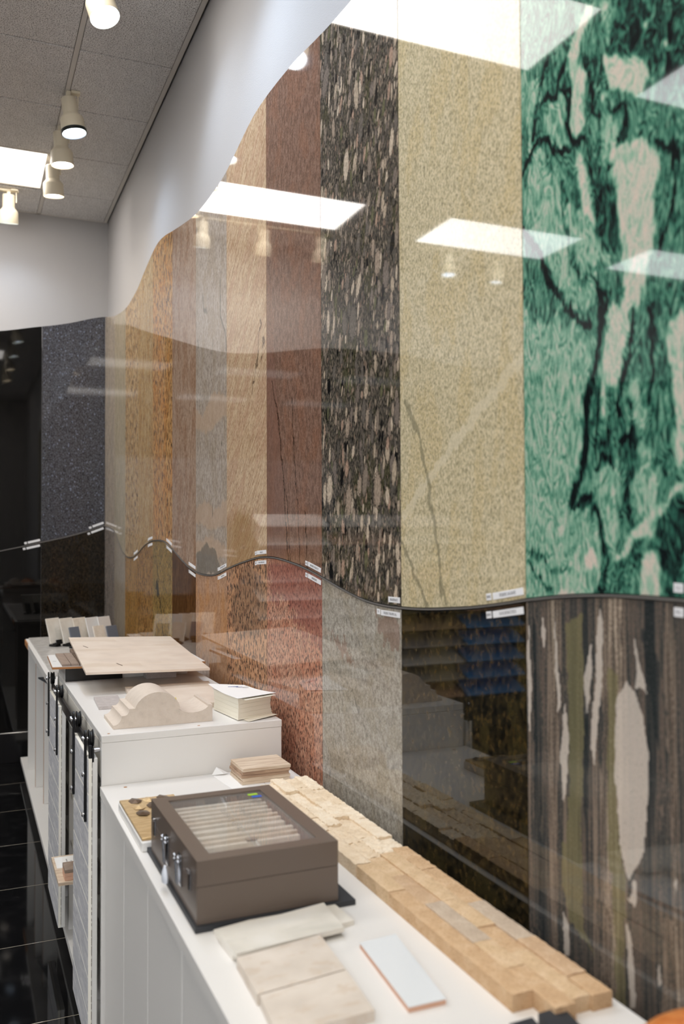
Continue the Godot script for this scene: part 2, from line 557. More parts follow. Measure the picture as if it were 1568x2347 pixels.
func build_ceiling() -> void:
	var X0 := -5.9
	var Z1 := 3.2
	var ce := struct_node("ceiling")
	part_box(ce, "deck", Vector3(X0, CEIL + 0.16, BACK), Vector3(WALL, CEIL + 0.25, Z1), M["plaster plain"], 0.0)
	var xs := [WALL]
	var x := 0.504
	while x > X0 + 0.1:
		xs.append(x)
		x -= 0.654
	xs.append(X0)
	var zs := [BACK]
	var z := -6.465
	while z < Z1 - 0.05:
		zs.append(z)
		z += 0.654
	zs.append(Z1)
	var y := CEIL
	for i in xs.size() - 1:
		for j in zs.size() - 1:
			var lit: bool = (j % 4 == 1) and (i % 3 != 0) and i < 9
			if lit: continue
			part_box(ce, "ceiling_tile", Vector3(xs[i + 1] + 0.0145, y + 0.001, zs[j] + 0.005), Vector3(xs[i] - (0.0145 if i > 0 else 0.036), y + 0.016, zs[j + 1] - 0.005), M["ceiling board"], 0.002)
	for i in range(1, xs.size() - 1):
		var from := BACK + 0.001
		for j in range(1, zs.size()):
			var opens: bool = i % 3 == 2 and i < 9 and j % 4 == 1 and j < zs.size() - 1    # a troffer interrupts the bar
			if not opens and j < zs.size() - 1: continue
			part_box(ce, "tee_bar", Vector3(xs[i] - 0.012, y, from), Vector3(xs[i] + 0.012, y + 0.0049, zs[j] - (0.012 if opens else 0.001)), M["tee bar"], 0.0006)
			if opens: from = zs[j + 1] + 0.012
	for j in range(1, zs.size() - 1):
		for i in xs.size() - 1:
			part_box(ce, "cross_tee", Vector3(xs[i + 1] + 0.0121, y + 0.017, zs[j] - 0.012), Vector3(xs[i] - (0.0121 if i > 0 else 0.036), y + 0.021, zs[j] + 0.012), M["tee bar"], 0.0006)
	part_box(ce, "wall_angle", Vector3(WALL - 0.034, y, BACK + 0.001), Vector3(WALL - 0.010, y + 0.0049, Z1), M["tee bar"], 0.0006)
	part_box(ce, "wall_angle", Vector3(X0, y, BACK + 0.0005), Vector3(WALL - 0.0345, y + 0.0048, BACK + 0.022), M["tee bar"], 0.0006)
	# recessed troffers, two grid cells wide
	var lensm := mat("lit diffuser", rgb(250, 246, 238), 0.5)
	lensm.emission_enabled = true
	lensm.emission = Color(1.0, 0.975, 0.94)
	lensm.emission_energy_multiplier = 2.5
	for ci in 3:
		for rj in 4:
			var i := 1 + ci * 3
			var j := 1 + rj * 4
			if j + 1 >= zs.size() or i + 2 >= xs.size(): continue
			var xa: float = xs[i + 2]
			var xb: float = xs[i]
			var za: float = zs[j]
			var zb: float = zs[j + 1]
			var label := "lit rectangular ceiling troffer, row %s from the back wall, %s from the stone wall" % [["first", "second", "third", "fourth"][rj], ["nearest", "second", "third"][ci]]
			var t := thing("ceiling_light", label, "ceiling light", Vector3((xa + xb) / 2.0, y, (za + zb) / 2.0), "ceiling troffers")
			var o := Vector3((xa + xb) / 2.0, 0, (za + zb) / 2.0)
			part_box(t, "housing", Vector3(xa + 0.013, y + 0.03, za + 0.013), Vector3(xb - 0.013, y + 0.1, zb - 0.013), M["tee bar"], 0.0)
			part_box(t, "frame", Vector3(xa + 0.0125, y + 0.005, za + 0.0125), Vector3(xb - 0.0125, y + 0.03, za + 0.03), M["tee bar"], 0.001)
			part_box(t, "frame", Vector3(xa + 0.0125, y + 0.005, zb - 0.03), Vector3(xb - 0.0125, y + 0.03, zb - 0.0125), M["tee bar"], 0.001)
			part_box(t, "frame", Vector3(xa + 0.0125, y + 0.005, za + 0.0305), Vector3(xa + 0.03, y + 0.03, zb - 0.0305), M["tee bar"], 0.001)
			part_box(t, "frame", Vector3(xb - 0.03, y + 0.005, za + 0.0305), Vector3(xb - 0.0125, y + 0.03, zb - 0.0305), M["tee bar"], 0.001)
			part_box(t, "diffuser", Vector3(xa + 0.031, y + 0.012, za + 0.031), Vector3(xb - 0.031, y + 0.016, zb - 0.031), lensm, 0.0)
			var al := AreaLight3D.new()
			al.name = "troffer_glow"
			al.area_size = Vector2(xb - xa - 0.07, zb - za - 0.07)
			al.light_color = Color(1.0, 0.98, 0.962) if ci == 0 else Color(0.97, 0.985, 1.0)
			al.light_energy = 1.45
			al.area_range = 14.0
			al.area_attenuation = 2.0
			al.shadow_enabled = true
			al.rotation.x = -PI / 2.0
			t.add_child(al)
			al.position = Vector3(0, 0.008, 0)

# ------------------------------------------------------------------ the stone slabs
const TOP_WAVE := [[-6.772, 3.246], [-6.541, 3.201], [-6.310, 3.152], [-6.051, 3.113], [-5.802, 3.090], [-5.640, 3.092], [-5.395, 3.112], [-5.198, 3.150], [-5.000, 3.183], [-4.815, 3.201], [-4.643, 3.188], [-4.420, 3.148], [-4.187, 3.107], [-3.967, 3.074],
	[-3.818, 3.062], [-3.621, 3.060], [-3.443, 3.068], [-3.286, 3.096], [-3.121, 3.127], [-3.015, 3.138], [-2.838, 3.135], [-2.606, 3.117], [-2.404, 3.088], [-2.252, 3.070], [-2.139, 3.062], [-1.930, 3.065], [-1.669, 3.102], [-1.408, 3.139], [-1.148, 3.123], [-0.876, 3.081], [-0.313, 3.060]]
const MID_WAVE := [[-6.788, 1.679], [-6.528, 1.666], [-6.287, 1.638], [-6.098, 1.571], [-5.954, 1.508], [-5.784, 1.474], [-5.653, 1.468], [-5.529, 1.475], [-5.381, 1.500], [-5.185, 1.544], [-5.027, 1.568], [-4.927, 1.576], [-4.783, 1.579], [-4.636, 1.575], [-4.476, 1.550],
	[-4.326, 1.513], [-4.139, 1.471], [-4.009, 1.449], [-3.886, 1.435], [-3.770, 1.432], [-3.660, 1.435], [-3.555, 1.446], [-3.424, 1.469], [-3.271, 1.492], [-3.158, 1.507], [-3.025, 1.522], [-2.917, 1.527], [-2.787, 1.524], [-2.621, 1.510], [-2.506, 1.495],
	[-2.407, 1.478], [-2.270, 1.454], [-2.124, 1.433], [-2.018, 1.426], [-1.921, 1.426], [-1.809, 1.430], [-1.707, 1.438], [-1.579, 1.450], [-1.482, 1.463], [-1.386, 1.478], [-1.262, 1.493], [-1.150, 1.501], [-1.052, 1.503], [-0.991, 1.503], [-0.876, 1.496], [-0.313, 1.444]]
const BACK_TOP := [[-5.738, 3.081], [-4.799, 3.144], [-3.860, 3.071], [-2.921, 3.144], [-2.191, 3.092], [-1.514, 3.153], [-1.143, 3.161], [-0.772, 3.147], [-0.524, 3.110], [-0.306, 3.073], [-0.078, 3.051], [0.027, 3.050], [0.231, 3.074], [0.455, 3.120], [0.679, 3.167], [0.965, 3.244]]
const BACK_MID := [[-5.738, 1.548], [-4.590, 1.454], [-3.443, 1.569], [-2.295, 1.454], [-1.356, 1.569], [-0.626, 1.485], [-0.209, 1.454], [0.000, 1.466], [0.239, 1.502], [0.385, 1.532], [0.512, 1.561], [0.684, 1.598], [0.839, 1.640], [0.965, 1.684]]
const EDGES := [-6.738, -6.283, -5.834, -5.381, -4.927, -4.428, -3.935, -3.424, -2.917, -2.407, -1.897, -1.386, -0.876, -0.365]

# outlines of the large figures in two of the stones, as z, y pairs on the wall
const GREEN_FIGURES := [
	["light", [-1.387,2.017, -1.220,1.965, -1.193,1.912, -1.202,1.833, -1.216,1.768, -1.221,1.724, -1.250,1.659, -1.192,1.650, -1.173,1.592, -1.164,1.549, -1.194,1.492, -1.384,1.470]],
	["light", [-1.383,2.265, -1.353,2.290, -1.313,2.294, -1.276,2.230, -1.241,2.166, -1.196,2.129, -1.157,2.083, -1.155,2.050, -1.184,2.037, -1.179,1.981, -1.262,2.002, -1.328,2.101, -1.376,2.188]],
	["light", [-1.397,2.458, -1.342,2.454, -1.327,2.398, -1.381,2.351]],
	["light", [-1.312,2.370, -1.266,2.375, -1.252,2.354, -1.257,2.276, -1.279,2.273, -1.293,2.326]],
	["light", [-1.173,2.307, -1.122,2.291, -1.123,2.253, -1.149,2.199, -1.168,2.228]],
	["light", [-1.163,2.483, -1.137,2.475, -1.132,2.401, -1.148,2.398, -1.164,2.446]],
	["light", [-1.177,1.710, -1.139,1.728, -1.127,1.696, -1.132,1.571, -1.148,1.552, -1.163,1.613, -1.178,1.667]],
	["light", [-1.090,1.724, -1.053,1.741, -1.052,1.661, -1.084,1.618, -1.095,1.633]],
	["light", [-1.094,1.827, -1.066,1.813, -1.064,1.772, -1.095,1.776]],
	["white", [-1.152,2.389, -1.120,2.376, -1.084,2.351, -1.056,2.328, -1.053,2.304, -1.062,2.286, -1.085,2.293, -1.109,2.310, -1.134,2.322, -1.146,2.349, -1.155,2.375]],
	["white", [-1.136,2.226, -1.102,2.227, -1.058,2.211, -1.031,2.177, -1.031,2.154, -1.043,2.118, -1.044,2.088, -1.041,2.061, -1.050,2.030, -1.062,1.993, -1.080,1.958, -1.113,1.965, -1.105,2.026, -1.117,2.060, -1.119,2.103, -1.131,2.150, -1.136,2.194]],
	["white", [-1.143,1.973, -1.095,1.961, -1.102,1.911, -1.114,1.872, -1.127,1.843, -1.155,1.843, -1.163,1.795, -1.172,1.796, -1.167,1.892, -1.157,1.933]],
	["white", [-1.210,2.482, -1.189,2.504, -1.166,2.491, -1.190,2.471, -1.211,2.448, -1.219,2.412, -1.198,2.386, -1.209,2.335, -1.203,2.298, -1.214,2.278, -1.238,2.302, -1.230,2.344, -1.237,2.389, -1.251,2.411, -1.235,2.461]],
	["white", [-1.218,2.264, -1.204,2.232, -1.183,2.135, -1.180,2.112, -1.203,2.142, -1.216,2.191, -1.225,2.240]],
	["white", [-1.014,1.912, -0.983,1.934, -0.987,1.706, -1.000,1.699, -1.007,1.746, -1.003,1.803, -1.018,1.858]],
	["white", [-1.104,1.606, -1.069,1.622, -1.047,1.643, -1.014,1.662, -0.988,1.679, -0.988,1.668, -1.020,1.648, -1.053,1.622, -1.059,1.598, -1.093,1.592, -1.114,1.571, -1.155,1.549, -1.117,1.581]],
	["white", [-1.070,1.572, -1.048,1.580, -1.040,1.541, -1.047,1.501, -1.083,1.499, -1.079,1.542]],
	["white", [-1.297,1.485, -1.278,1.507, -1.249,1.502, -1.253,1.488]],
	["white", [-1.217,1.563, -1.199,1.581, -1.187,1.553, -1.207,1.548]],
	["white", [-1.063,2.397, -1.052,2.401, -1.029,2.393, -1.055,2.387]],
	["white", [-1.025,2.345, -1.001,2.332, -1.001,2.319, -1.017,2.327]],
	["white", [-1.369,2.326, -1.356,2.348, -1.349,2.325, -1.361,2.311]],
	["dark", [-1.131,2.471, -0.974,2.382, -0.976,2.275, -1.015,2.282, -1.053,2.335, -1.126,2.385]],
	["dark", [-1.181,2.205, -1.142,2.192, -1.128,2.148, -1.120,2.061, -1.152,2.049, -1.176,2.111]],
	["dark", [-1.117,1.737, -1.087,1.738, -1.092,1.663, -1.104,1.606, -1.123,1.602]],
	["dark", [-1.039,1.639, -0.988,1.664, -0.991,1.505, -1.039,1.502, -1.045,1.582]],
	["dark", [-1.123,1.575, -1.090,1.588, -1.082,1.572, -1.111,1.551]],
]
const GREEN_VEINS := [
	[0.0069, [-1.156,1.984, -1.173,1.926, -1.184,1.884, -1.207,1.822, -1.210,1.745, -1.228,1.691, -1.245,1.654]],
	[0.0030, [-1.247,1.645, -1.191,1.661, -1.176,1.613, -1.161,1.560, -1.175,1.500]],
	[0.0045, [-1.080,1.958, -1.095,1.924, -1.105,1.881, -1.124,1.832, -1.134,1.814, -1.128,1.794]],
	[0.0020, [-1.175,1.850, -1.176,1.764, -1.170,1.742, -1.144,1.754, -1.150,1.772]],
	[0.0030, [-1.100,1.818, -1.091,1.775, -1.117,1.753, -1.120,1.716]],
	[0.0040, [-1.046,1.949, -1.048,1.870, -1.055,1.811]],
	[0.0025, [-1.382,1.572, -1.346,1.568, -1.303,1.538, -1.252,1.549]],
	[0.0025, [-1.382,1.552, -1.339,1.520, -1.301,1.490]],
	[0.0035, [-1.184,1.715, -1.148,1.729, -1.139,1.709]],
	[0.0045, [-1.391,2.285, -1.333,2.316, -1.293,2.316, -1.283,2.291, -1.268,2.271, -1.246,2.269]],
	[0.0040, [-1.266,2.389, -1.244,2.371, -1.245,2.340, -1.253,2.308, -1.235,2.285, -1.204,2.270]],
	[0.0040, [-1.319,2.390, -1.277,2.385, -1.262,2.415, -1.250,2.439]],
	[0.0025, [-1.353,2.327, -1.344,2.372, -1.323,2.435, -1.302,2.461]],
	[0.0035, [-1.198,2.408, -1.188,2.370, -1.179,2.321, -1.153,2.292]],
	[0.0030, [-1.153,2.307, -1.110,2.286]],
	[0.0030, [-1.158,2.384, -1.149,2.346, -1.140,2.325]],
	[0.0060, [-1.104,2.276, -1.107,2.246, -1.123,2.227, -1.142,2.192]],
	[0.0030, [-1.033,2.200, -0.994,2.168, -0.995,2.120, -1.017,2.059, -1.039,2.027]],
	[0.0030, [-1.272,2.224, -1.266,2.175, -1.245,2.122, -1.235,2.074, -1.205,2.020]],
	[0.0060, [-1.384,2.179, -1.336,2.115, -1.310,2.060, -1.262,2.005, -1.237,1.979, -1.199,1.953]],
	[0.0040, [-1.198,2.052, -1.171,2.022, -1.153,1.975]],
	[0.0060, [-1.006,2.360, -0.995,2.339, -1.004,2.316, -1.015,2.286]],
	[0.0020, [-1.169,2.131, -1.184,2.213, -1.194,2.261]],
]
const ZEBRA_FIGURES := [
	["white", [-1.119,1.367, -1.098,1.359, -1.082,1.316, -1.071,1.267, -1.070,1.196, -1.082,1.117, -1.103,1.081, -1.120,1.067, -1.135,1.106, -1.144,1.177, -1.148,1.235, -1.149,1.294, -1.137,1.341]],
	["white", [-1.140,1.117, -1.081,1.131, -1.081,1.116, -1.101,1.083, -1.115,1.056, -1.125,1.066, -1.131,1.086]],
	["white", [-1.108,1.062, -1.099,1.057, -1.102,1.024, -1.122,1.026, -1.112,1.041]],
	["white", [-1.273,1.306, -1.261,1.257, -1.268,1.191, -1.282,1.130, -1.288,1.219]],
	["white", [-1.179,1.487, -1.170,1.457, -1.172,1.396, -1.183,1.303, -1.198,1.208, -1.207,1.268, -1.190,1.394]],
	["white", [-1.338,1.473, -1.329,1.426, -1.333,1.389, -1.339,1.415]],
	["white", [-1.302,1.478, -1.295,1.413, -1.286,1.300, -1.295,1.289, -1.300,1.380]],
	["white", [-1.204,1.429, -1.200,1.386, -1.206,1.330, -1.218,1.297, -1.220,1.359]],
	["white", [-1.100,1.446, -1.085,1.393, -1.069,1.352, -1.077,1.362, -1.094,1.360]],
	["white", [-1.379,1.439, -1.372,1.337, -1.376,1.233, -1.386,1.266, -1.386,1.369]],
	["white", [-1.285,0.946, -1.271,0.931, -1.272,0.876, -1.282,0.867, -1.287,0.915]],
	["white", [-1.127,1.001, -1.113,0.962, -1.106,0.920, -1.105,0.865, -1.117,0.853, -1.121,0.914]],
	["white", [-1.052,0.970, -1.045,0.930, -1.056,0.919]],
	["white", [-1.016,1.097, -1.010,1.093, -1.013,1.079, -1.019,1.085]],
	["dark", [-1.367,1.457, -1.339,1.409, -1.342,1.207, -1.352,0.987, -1.378,0.978, -1.365,1.202]],
	["dark", [-1.083,1.464, -1.045,1.412, -1.031,1.331, -1.022,1.196, -1.028,1.099, -1.047,1.092, -1.044,1.245, -1.065,1.353]],
	["dark", [-1.221,1.296, -1.213,1.205, -1.219,1.110, -1.228,1.170]],
	["dark", [-1.182,1.349, -1.171,1.320, -1.180,1.213, -1.188,1.241]],
	["dark", [-1.296,1.380, -1.275,1.351, -1.282,1.253, -1.292,1.283]],
	["dark", [-1.132,1.490, -1.126,1.431, -1.131,1.407]],
	["dark", [-1.391,1.032, -1.346,1.046, -1.353,0.888, -1.385,0.876]],
	["dark", [-1.047,1.140, -1.023,1.147, -1.020,1.022, -1.043,1.034]],
	["dark", [-1.195,0.999, -1.160,0.989, -1.162,0.872, -1.183,0.886]],
	["olive", [-1.271,1.448, -1.222,1.468, -1.221,1.296, -1.228,1.170, -1.240,1.026, -1.284,1.011, -1.263,1.161, -1.263,1.288]],
	["olive", [-1.163,1.385, -1.134,1.377, -1.144,1.310, -1.144,1.177, -1.135,1.062, -1.164,1.052, -1.166,1.216, -1.160,1.307]],
	["olive", [-1.287,1.065, -1.231,1.082, -1.230,0.938, -1.197,0.904, -1.265,0.933, -1.288,0.989]],
	["olive", [-1.161,1.104, -1.137,1.112, -1.125,1.047, -1.130,0.932, -1.126,0.833, -1.153,0.820, -1.153,0.968]],
]

# which: outlines to fill; veins: [half width, flat z,y list]. rect = z of the left edge, y of the top, size in z, size in y
func mask(w: int, h: int, rect: Array, outlines: Array, veins: Array, sway := 6.0, sd := 3, fsway := 0.03, soft := 0.55, oct := 4) -> PackedByteArray:
	var mw := int(w / 2.0)
	var mh := int(h / 2.0)
	var im := Image.create(mw, mh, false, Image.FORMAT_L8)
	var to_px := func(z: float, y: float) -> Vector2:
		return Vector2((z - rect[0]) / rect[2] * mw, (rect[1] - y) / rect[3] * mh)
	for o in outlines:
		var poly := PackedVector2Array()
		for i in range(0, o.size(), 2): poly.append(to_px.call(o[i], o[i + 1]))
		var lo := Vector2(1e9, 1e9)
		var hi := Vector2(-1e9, -1e9)
		for p in poly:
			lo = lo.min(p); hi = hi.max(p)
		for y in range(maxi(0, int(lo.y)), mini(mh, int(hi.y) + 1)):
			for x in range(maxi(0, int(lo.x)), mini(mw, int(hi.x) + 1)):
				if Geometry2D.is_point_in_polygon(Vector2(x, y), poly): im.set_pixel(x, y, Color.WHITE)
	for v in veins:
		var hw: float = v[0] / rect[2] * mw
		var l: Array = v[1]
		for i in range(0, l.size() - 2, 2):
			var a: Vector2 = to_px.call(l[i], l[i + 1])
			var b: Vector2 = to_px.call(l[i + 2], l[i + 3])
			var n := int((b - a).length() / maxf(0.5, hw * 0.4)) + 1
			for k in n + 1:
				var c := a.lerp(b, float(k) / n)
				for y in range(int(c.y - hw), int(c.y + hw) + 2):
					for x in range(int(c.x - hw), int(c.x + hw) + 2):
						if x >= 0 and y >= 0 and x < mw and y < mh and Vector2(x, y).distance_to(c) <= hw: im.set_pixel(x, y, Color.WHITE)
	im.resize(int(mw * soft), int(mh * soft), Image.INTERPOLATE_LANCZOS if soft < 0.4 else Image.INTERPOLATE_BILINEAR)
	im.resize(w, h, Image.INTERPOLATE_CUBIC)
	var src := im.get_data()
	if sway <= 0.0: return src
	var nx := noise(w, h, FastNoiseLite.TYPE_SIMPLEX, fsway, 1.0, 2.0, sd, oct)
	var ny := noise(w, h, FastNoiseLite.TYPE_SIMPLEX, fsway, 1.0, 2.0, sd + 7, oct)
	var out := PackedByteArray()
	out.resize(w * h)
	var i := 0
	for y in h:
		for x in w:
			var px := clampi(x + int((nx[i] - 128) * sway * 0.0078), 0, w - 1)
			var py := clampi(y + int((ny[i] - 128) * sway * 0.009), 0, h - 1)
			out[i] = src[py * w + px]
			i += 1
	return out

func of_kind(all: Array, kind: String) -> Array:
	var r := []
	for f in all:
		if f[0] == kind: r.append(f[1])
	return r

# adds weighted grey maps: [[bytes, weight], ...] around a middle value
func blend(n: int, start: float, maps: Array) -> PackedByteArray:
	var acc := PackedFloat32Array()
	acc.resize(n)
	acc.fill(start)
	for m in maps:
		var s: PackedByteArray = m[0]
		var k: float = m[1]
		var c: float = m[2]
		for i in n: acc[i] += (s[i] - c) * k
	var out := PackedByteArray()
	out.resize(n)
	for i in n: out[i] = clampi(int(acc[i]), 0, 255)
	return out

func green_marble() -> Image:
	var w := 512
	var h := 1536
	var rect := [-1.3864, 3.1648, 0.5101, 1.7317]
	var n := w * h
	var base := noise(w, h, FastNoiseLite.TYPE_SIMPLEX, 0.007, 1.0, 2.4, 11, 4, 90.0)
	var flow := banded(base, 7.0)
	var fine := noise(w, h, FastNoiseLite.TYPE_SIMPLEX, 0.06, 1.0, 2.0, 12, 4, 40.0)
	var sw := banded(noise(w, h, FastNoiseLite.TYPE_SIMPLEX, 0.012, 1.0, 3.0, 14, 4, 70.0), 5.0)
	var lm := mask(w, h, rect, of_kind(GREEN_FIGURES, "light"), [], 22.0, 21, 0.014, 0.25, 3)
	var wm := mask(w, h, rect, of_kind(GREEN_FIGURES, "white"), [], 7.0, 22, 0.02, 0.3, 4)
	var dm := mask(w, h, rect, of_kind(GREEN_FIGURES, "dark"), [], 22.0, 23, 0.014, 0.2, 3)
	var vm := mask(w, h, rect, [], GREEN_VEINS, 12.0, 24, 0.02, 0.3, 4)
	var tone := blend(n, 88.0, [[flow, 0.20, 128.0], [sw, 0.18, 128.0], [fine, 0.24, 128.0], [lm, 0.23, 0.0], [dm, -0.17, 0.0], [vm, -0.42, 0.0], [wm, 0.46, 0.0]])
	return stone(w, h, tone, [[0.0, rgb(18, 22, 24)], [0.12, rgb(28, 44, 42)], [0.28, rgb(48, 98, 82)], [0.46, rgb(98, 150, 126)], [0.62, rgb(148, 184, 160)], [0.78, rgb(194, 196, 180)], [1.0, rgb(214, 198, 184)]],
		[[noise(w, h, FastNoiseLite.TYPE_SIMPLEX, 0.2, 1.0, 1.3, 16, 2), 0.7, 0.95, rgb(40, 78, 66), 0.3]])

# grey values folded into repeated soft bands
func banded(src: PackedByteArray, cycles: float) -> PackedByteArray:
	var lut := PackedByteArray()
	for i in 256: lut.append(int(127.5 + 127.0 * sin(i / 255.0 * TAU * cycles)))
	var out := PackedByteArray()
	out.resize(src.size())
	for i in src.size(): out[i] = lut[src[i]]
	return out

func zebra_stone() -> Image:
	var w := 512
	var h := 800
	var rect := [-1.3864, 1.6209, 0.5101, 0.8137]
	var n := w * h
	var st1 := noise(w, h, FastNoiseLite.TYPE_SIMPLEX, 0.011, 1.0, 34.0, 31, 3, 10.0)
	var st2 := noise(w, h, FastNoiseLite.TYPE_SIMPLEX, 0.10, 1.0, 30.0, 32, 2, 4.0)
	var fine := noise(w, h, FastNoiseLite.TYPE_SIMPLEX, 0.2, 1.0, 1.6, 33, 2)
	var wm := mask(w, h, rect, of_kind(ZEBRA_FIGURES, "white"), [], 5.0, 41, 0.02)
	var dm := mask(w, h, rect, of_kind(ZEBRA_FIGURES, "dark"), [], 8.0, 42, 0.04)
	var om := mask(w, h, rect, of_kind(ZEBRA_FIGURES, "olive"), [], 5.0, 43, 0.04)
	var tone := blend(n, 112.0, [[st1, 0.95, 128.0], [st2, 0.20, 128.0], [fine, 0.10, 128.0], [dm, -0.16, 0.0]])
	return stone(w, h, tone, [[0.0, rgb(44, 48, 49)], [0.14, rgb(68, 68, 66)], [0.22, rgb(108, 95, 85)], [0.30, rgb(74, 72, 69)], [0.36, rgb(54, 58, 58)], [0.42, rgb(112, 99, 88)], [0.5, rgb(136, 122, 108)], [0.56, rgb(98, 86, 76)], [0.62, rgb(72, 70, 66)], [0.68, rgb(128, 112, 98)], [0.76, rgb(190, 174, 154)], [0.82, rgb(120, 106, 94)], [1.0, rgb(84, 80, 72)]],
		[[om, 0.2, 0.9, rgb(124, 118, 84), 0.7], [st2, 0.72, 0.95, rgb(64, 64, 56), 0.35], [wm, 0.2, 0.85, rgb(206, 195, 183), 0.86], [fine, 0.72, 0.95, rgb(96, 88, 80), 0.4], [fine, 0.3, 0.1, rgb(190, 176, 160), 0.25]])

# dark matrix packed with stretched pebbles
func pebble_stone() -> Image:
	var w := 448
	var h := 1472
	var im := stone(w, h, noise(w, h, FastNoiseLite.TYPE_SIMPLEX, 0.16, 1.0, 2.4, 51, 3), [[0.0, rgb(34, 32, 29)], [0.4, rgb(62, 58, 51)], [0.7, rgb(98, 90, 79)], [1.0, rgb(160, 144, 126)]],
		[[noise(w, h, FastNoiseLite.TYPE_SIMPLEX, 0.008, 1.0, 2.0, 52, 2), 0.6, 0.85, rgb(66, 66, 34), 0.4]])
	var d := im.get_data()
	var fz := noise(w, h, FastNoiseLite.TYPE_SIMPLEX, 0.12, 1.0, 1.5, 53, 3)
	var r := RandomNumberGenerator.new()
	r.seed = 77
	var cols := [rgb(164, 146, 128), rgb(140, 126, 112), rgb(182, 164, 142), rgb(126, 114, 104), rgb(110, 102, 93), rgb(198, 180, 158), rgb(94, 88, 80), rgb(28, 27, 27), rgb(104, 102, 76), rgb(172, 144, 124)]
	for pass_i in 3:
		var count: int = [5600, 640, 40][pass_i]
		for k in count:
			var ln: float = [r.randf_range(3.0, 9.0), r.randf_range(9.0, 24.0), r.randf_range(24.0, 44.0)][pass_i]
			var wd := ln * r.randf_range(0.24, 0.52)
			var cx := r.randf() * w
			var cy := r.randf() * h
			var an := deg_to_rad(r.randfn(12.0, 9.0)) * (1.0 if cy < h * 0.55 else 0.45)
			var c: Color = cols[r.randi() % 10 if pass_i < 2 else r.randi() % 6]
			var ca := cos(an)
			var sa := sin(an)
			for y in range(maxi(0, int(cy - ln)), mini(h, int(cy + ln) + 1)):
				for x in range(maxi(0, int(cx - ln * 0.7)), mini(w, int(cx + ln * 0.7) + 1)):
					var dx := x - cx
					var dy := y - cy
					var a := (dx * ca + dy * sa) / wd
					var b := (dy * ca - dx * sa) / ln
					var i := y * w + x
					var e := a * a + b * b + (fz[i] - 128) * 0.0035
					if e < 1.0:
						var kk := 0.5 if e > 0.82 else (0.62 if pass_i == 0 else 0.78) + 0.36 * (fz[i] / 255.0)
						i *= 3
						d[i] = mini(255, int(c.r8 * kk)); d[i + 1] = mini(255, int(c.g8 * kk)); d[i + 2] = mini(255, int(c.b8 * kk))
	return Image.create_from_data(w, h, false, Image.FORMAT_RGB8, d)

# grain: [slant, stretch]; c: dark, mid, light; patch and fleck colours
func granite(w: int, h: int, sd: int, slant: float, stretch: float, c: Array, patch: Color, pa: float, fleck: Color, fa: float, ff := 0.11, fcut := 0.66, fa0 := 0.045, ps := 0.0) -> Image:
	var bw := w + int(absf(slant) * h) + 2
	var k := 448.0 / w
	var a := noise(bw, h, FastNoiseLite.TYPE_SIMPLEX, fa0 * k, 1.0, stretch, sd, 5, 14.0 / k)
	var p := noise(bw, h, FastNoiseLite.TYPE_SIMPLEX, 0.008 * k, 1.0, ps if ps > 0.0 else 1.0 + stretch * 0.3, sd + 1, 4, 30.0 / k)
	var f := noise(bw, h, FastNoiseLite.TYPE_SIMPLEX, minf(0.3, ff * (1.0 + k) / 2.0), 1.0, 1.0 + stretch * 0.4, sd + 2, 3)
	var g := noise(w, h, FastNoiseLite.TYPE_CELLULAR, 0.3, 1.0, 1.2, sd + 3, 1, 0.0, FastNoiseLite.RETURN_CELL_VALUE)
	return stone(w, h, a, [[0.0, c[0]], [0.42, c[1]], [1.0, c[2]]],
		[[p, 0.45, 0.72, patch, pa], [f, fcut, fcut + 0.16, fleck, fa], [g, 0.62, 1.0, c[2], 0.45], [g, 0.38, 0.0, c[0], 0.45]], slant, bw)

func over(im: Image, m: PackedByteArray, c: Color, strength: float, lo := 0.3, hi := 0.8) -> Image:
	var d := im.get_data()
	for i in m.size():
		if m[i] > 20:
			var a := int(256.0 * strength * smoothstep(lo, hi, m[i] / 255.0))
			var j := i * 3
			d[j] += ((c.r8 - d[j]) * a) >> 8
			d[j + 1] += ((c.g8 - d[j + 1]) * a) >> 8
			d[j + 2] += ((c.b8 - d[j + 2]) * a) >> 8
	return Image.create_from_data(im.get_width(), im.get_height(), false, Image.FORMAT_RGB8, d)

func polished(called: String, im: Image, rough := 0.035, spec := 0.43) -> StandardMaterial3D:
	var m := mat(called, Color.WHITE, rough, 0.0, spec)
	m.albedo_texture = tex(im)
	return m

